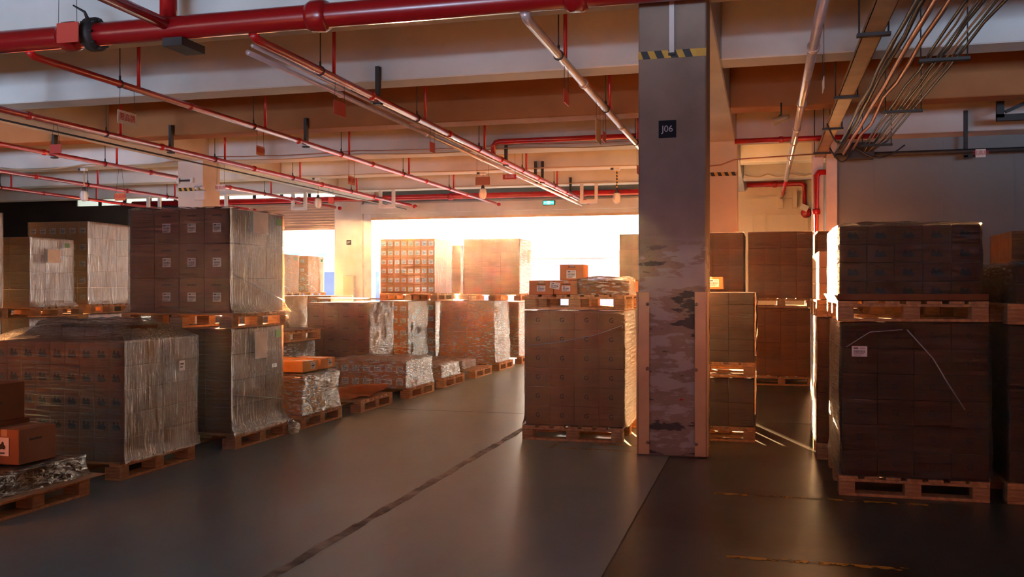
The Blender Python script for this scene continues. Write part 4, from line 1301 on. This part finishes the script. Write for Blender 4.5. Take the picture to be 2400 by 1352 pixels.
# white U brackets near the far wall
for i, (x, y) in enumerate([(-17.3, 24.1), (-15.1, 24.1), (-12.6, 24.1), (-9.95, 24.1), (-4.35, 24.1)]):
    mb = MB().box(-0.23, -0.15, -0.04, 0.04, -0.42, 0, M['steel']).box(0.15, 0.23, -0.04, 0.04, -0.42, 0, M['steel']).box(-0.23, 0.23, -0.04, 0.04, -0.50, -0.42, M['steel'])
    tag(link('u_shaped_hanger', mb.mesh('u_shaped_hanger'), None, (x, y - 0.3 + 0.12, Z_BEAM + 0.0)), 'white U shaped steel hanger below the far beam, ' + ['leftmost', 'second from left', 'above the narrow opening', 'left of the sun', 'right of the exit sign'][i], 'hanger', 'white U hangers')

# ------------------------------------------------------------------ hanging plates
def hang_plate(label, x, y, ztop, w, h, m, along='y', txt=None, zpipe=HB - 0.045, wires=True):
    t = thing('hanging_sign', label, 'sign', (x, y, ztop), 0 if along == 'x' else R(90), 'hanging signs')
    link('sign_plate', MB().box(-w / 2, w / 2, -0.004, 0.004, -h, 0, M[m], bev=0.001).mesh('sign_plate'), t)
    if txt:
        col_ = M['redink'] if m != 'red_dull' else M['paper']
        me = text_mesh(txt, h * 0.62, col_)
        link('lettering', me, t, (0, -0.006, -h / 2), (R(90), 0, 0))
    if wires:
        for sx in (-w * 0.42, w * 0.42):
            link('hanging_wire', MB().tube([(sx, 0, -0.004), (sx * (0.9 if along == 'y' or zpipe > 4 else 0.3), 0, zpipe - ztop + 0.01)], 0.003, M['steel_dark'], 5).mesh('hanging_wire'), t)
    return t
TXT = '\u9650\u9ad8\u724c'
hang_plate('small red plate hanging from the fire main beside the valve', -6.75, 7.95, 4.17, 0.26, 0.20, 'red_dull', 'x', None, 4.9)
hang_plate('white height limit sign with red lettering at upper left', -7.45, 9.78, 3.64, 0.34, 0.16, 'paper', 'y', TXT)
hang_plate('red plate hanging below the sunward pipe, nearest', -4.82, 10.15, 3.70, 0.32, 0.17, 'red_dull', 'y')
hang_plate('small red plate hanging below the sunward pipe, second', -4.82, 13.35, 3.70, 0.22, 0.15, 'red_dull', 'y')
hang_plate('orange plate hanging below the middle pipe of the left bay', -7.45, 12.9, 3.68, 0.24, 0.14, 'orange_plate', 'y', TXT)
hang_plate('small square red plate hanging below the far left pipe', -10.06, 11.6, 3.62, 0.2, 0.13, 'red_dull', 'x')
hang_plate('orange sign with lettering in the left bay', -12.5, 12.2, 3.52, 0.34, 0.12, 'orange_plate', 'x', TXT)
hang_plate('orange sign with lettering above the far left stacks', -12.5, 16.2, 3.42, 0.25, 0.15, 'orange_plate', 'x', TXT)
hang_plate('white sign with lettering on the left cream pillar', -11.2, 17.75, 3.72, 0.22, 0.14, 'paper', 'x', TXT, 4.195)
hang_plate('small red plate above the narrow left opening', -10.06, 20.7, 3.70, 0.28, 0.16, 'red_dull', 'y')
hang_plate('pinkish sign with lettering beyond the middle pipe', -7.45, 16.2, 3.60, 0.30, 0.16, 'orange_plate', 'y', TXT)
hang_plate('orange red plate facing the camera beyond the elbow pipe', -5.4, 17.9, 3.72, 0.30, 0.16, 'orange_plate', 'x', None, 4.195)
hang_plate('red sign with white lettering below the sunward pipe', -4.9, 18.1, 3.78, 0.28, 0.10, 'red_dull', 'x', TXT, 4.195)
hang_plate('narrow red plate hanging below the pipe left of the pillar, nearest', -2.08, 10.05, 3.66, 0.26, 0.15, 'red_dull', 'y')
hang_plate('narrow red plate hanging below the pipe left of the pillar, second', -2.08, 12.6, 3.62, 0.26, 0.14, 'red_dull', 'y')
hang_plate('tan plate hanging edge on left of the pillar', -2.08, 12.1, 3.70, 0.36, 0.30, 'tan_plate', 'y')
hang_plate('small red plate at the pillar edge', -2.08, 16.1, 3.60, 0.24, 0.14, 'red_dull', 'y')
hang_plate('pale sign with red lettering beside the right sprinkler pipe', 0.66, 11.3, 3.9, 0.30, 0.14, 'paper', 'y', TXT, 4.6)
hang_plate('small white sign on the grey wall conduit at right', 3.55, 17.4, 3.86, 0.16, 0.14, 'paper', 'x', TXT, 3.9, False)

# exit sign on the lintel
ex = thing('exit_sign', 'green lit exit sign on the lintel above the loading door', 'exit sign', (-6.05, YW - 0.16, 4.0))
link('sign_housing', MB().box(-0.18, 0.18, -0.03, 0.03, -0.07, 0.07, M['steel_dark'], bev=0.005).mesh('sign_housing'), ex)
link('sign_face', MB().box(-0.16, 0.16, -0.036, -0.03, -0.055, 0.055, M['exit']).mesh('sign_face'), ex)
mb = MB()
mb.box(-0.05, 0.05, -0.04, -0.036, -0.045, 0.045, M['exit_w'])
mb.box(-0.035, 0.035, -0.043, -0.039, -0.04, 0.03, M['exit'])
mb.tube([(0.0, -0.044, 0.022), (-0.005, -0.044, 0.0), (0.015, -0.044, -0.03)], 0.006, M['exit_w'], 6).tube([(-0.005, -0.044, 0.0), (-0.02, -0.044, -0.03)], 0.005, M['exit_w'], 6).tube([(-0.02, -0.044, 0.012), (0.02, -0.044, 0.008)], 0.004, M['exit_w'], 6)
mb.poly([(-0.14, 0), (-0.11, 0.02), (-0.11, 0.006), (-0.07, 0.006), (-0.07, -0.006), (-0.11, -0.006), (-0.11, -0.02)], (-0.040, -0.036), M['exit_w'])
mb.poly([(0.14, 0), (0.11, 0.02), (0.11, 0.006), (0.07, 0.006), (0.07, -0.006), (0.11, -0.006), (0.11, -0.02)], (-0.040, -0.036), M['exit_w'])
link('sign_symbol', mb.mesh('sign_symbol'), ex)

# pendant lamps
def pendant(label, x, y, ztop, drop, striped=False):
    t = thing('pendant_lamp', label, 'lamp', (x, y, ztop), 0, 'pendant lamps')
    link('ceiling_box', MB().box(-0.07, 0.07, -0.05, 0.05, -0.06, 0.0, M['steel'], bev=0.008).box(-0.14, -0.07, -0.03, 0.03, -0.04, 0, M['steel_dark']).mesh('ceiling_box'), t)
    mb = MB()
    if striped:
        n = 12
        for i in range(n):
            z0 = -0.06 - (drop - 0.06) * i / n
            z1 = -0.06 - (drop - 0.06) * (i + 1) / n
            mb.tube([(0.008 * (-1) ** i, 0, z0), (0.008 * (-1) ** (i + 1), 0, z1)], 0.018, M['black' if i % 2 else 'yellow'], 8)
    else:
        mb.tube([(0, 0, -0.06), (0, 0, -drop)], 0.014, M['cable_tan'], 8)
    link('cord', mb.mesh('cord'), t)
    link('lamp_socket', MB().tube([(0, 0, -drop), (0, 0, -drop - 0.08)], [0.03, 0.045], M['steel_dark'], 12).mesh('lamp_socket'), t)
    prof = [(0.0, 0.04), (0.03, 0.07), (0.12, 0.085), (0.2, 0.07), (0.24, 0.03)]
    link('glass_globe', MB().tube([(0, 0, -drop - 0.08 - a) for a, r in prof], [r for a, r in prof], M['bulb'], 14).mesh('glass_globe'), t)
    mb = MB()
    for k_ in range(4):
        a = k_ * PI / 2 + 0.4
        mb.tube([(math.cos(a) * (r + 0.008), math.sin(a) * (r + 0.008), -drop - 0.08 - h) for h, r in prof], 0.004, M['steel'], 5)
    link('wire_cage', mb.mesh('wire_cage'), t)
pendant('pendant lamp on a striped cord near the pillar', -3.17, 20.9, 4.2, 0.48, True)
pendant('pendant lamp with tan cord above the narrow left opening', -10.5, 20.9, 4.2, 0.42)
pendant('pendant lamp with tan cord over the far left stacks', -14.76, 17.9, 4.2, 0.42)
pendant('small pendant lamp washed out by the sun', -6.3, 20.9, 4.2, 0.3)
em = thing('emergency_light', 'white twin emergency light on the left cream pillar', 'emergency light', (-11.42, 17.36, 3.45))
link('light_body', MB().box(-0.1, 0.14, -0.09, 0, -0.1, 0.1, M['steel'], bev=0.01).mesh('light_body'), em)
for sx in (-0.05, 0.09):
    link('lamp_head', MB().tube([(sx, -0.04, 0.1), (sx, -0.07, 0.15), (sx, -0.12, 0.16)], [0.02, 0.04, 0.045], M['steel'], 10).mesh('lamp_head'), em)
# slack cables strung below the beams
def slack(label, x0, x1, y, z, sag, m='cable_tan', r=0.01, n=24, seed=0):
    pts = [(x0 + (x1 - x0) * i / n, y, z - sag * abs(math.sin(PI * 3 * i / n)) + 0.01 * fbm(seed, i * 0.5, 0)) for i in range(n + 1)]
    tag(link('ceiling_cable', MB().tube(pts, r, M[m], 6).mesh('ceiling_cable')), label, 'cable', 'slack ceiling cables')
slack('slack brown cable clipped along the third beam in the main bay', -11.3, -1.2, 17.45, 4.28, 0.04, 'copper', 0.010)
slack('slack tan cable clipped along the third beam, lower one', -11.3, -1.2, 17.5, 4.22, 0.05, 'cable_tan', 0.012, seed=4)
slack('tan cable along the fourth beam in the main bay', -11.3, -1.2, 20.6, 4.22, 0.015, 'cable_tan', 0.012, seed=5)
slack('tan cable along the fifth beam in the main bay', -11.3, -1.2, 23.8, 4.22, 0.015, 'cable_tan', 0.012, seed=6)
slack('slack tan cable in the dark left bay', -19, -12.1, 17.45, 4.22, 0.08, 'cable_tan', 0.014, seed=7)
slack('slack tan cable on the yellow wall at right', -0.45, 1.2, 23.8, 4.30, 0.07, 'cable_tan', 0.012, seed=8)

# ------------------------------------------------------------------ outside
tag(link('yard_ground', MB().box(-120, 90, YW + 0.5, 180, -0.35, -0.02, M['outside']).mesh('yard_ground')), None, None, None, 'structure')
tag(link('yard_ground', MB().box(-120, 90, -90, Y_B - 0.2, -0.35, -0.02, M['outside']).mesh('yard_ground')), None, None, None, 'structure')
bd = thing('warehouse_building', 'distant white warehouse with teal roof beyond the yard', 'building', (0, 62, 0))
link('wall', MB().box(-70, 60, 0, 14, -0.02, 3.55, M['bwhite']).mesh('wall'), bd)
link('roof', MB().box(-70.4, 60.4, -0.5, 14.5, 3.55, 4.05, M['teal']).mesh('roof'), bd)
for i, x in enumerate((-16.0, -9.3)):
    w_ = link('window', MB().box(x, x + 5.8, -0.1, -0.001, 3.0, 3.45, M['glass']).mesh('window'), bd)
    mb = MB()
    for q in range(8):
        mb.box(x + q * 0.83 - 0.03, x + q * 0.83 + 0.03, -0.14, -0.09, 3.0, 3.55, M['bwhite'])
    link('window_frame', mb.mesh('window_frame'), w_)
tk = thing('box_truck', 'blue box truck parked in the yard beyond the narrow left opening', 'truck', (-19.0, 41.0, 0))
link('cargo_box', MB().box(-5, 1.6, 0, 2.4, 0.8, 2.3, M['blue'], bev=0.03).mesh('cargo_box'), tk)
link('cab', MB().box(1.65, 3.4, 0.1, 2.3, 0.5, 2.0, M['bwhite'], bev=0.08).mesh('cab'), tk)
for x in (-4.0, -2.8, 2.5):
    link('wheel', MB().tube([(x, -0.02, 0.45), (x, 0.28, 0.45)], 0.45, M['black'], 20).mesh('wheel'), tk)

# ------------------------------------------------------------------ thin haze volume added to imitate glare around the low sun
vm = bpy.data.materials.new('glare_haze')
vm.use_nodes = True
nt = vm.node_tree
nt.nodes.clear()
vo = nt.nodes.new('ShaderNodeOutputMaterial')
vs_ = nt.nodes.new('ShaderNodeVolumeScatter')
vs_.inputs['Color'].default_value = (1.0, 0.9, 0.8, 1)
vs_.inputs['Density'].default_value = 0.00006
vs_.inputs['Anisotropy'].default_value = 0.9
nt.links.new(vs_.outputs[0], vo.inputs['Volume'])
hz = link('glare_haze', MB().box(X_L + 0.1, X_R - 0.1, Y_B, YW - 0.5, 0.01, Z_SLAB - 0.02, vm).mesh('glare_haze'))
tag(hz, 'thin haze volume added for sun glare inside the hall', None, None, 'structure')
SC.cycles.volume_bounces = 0
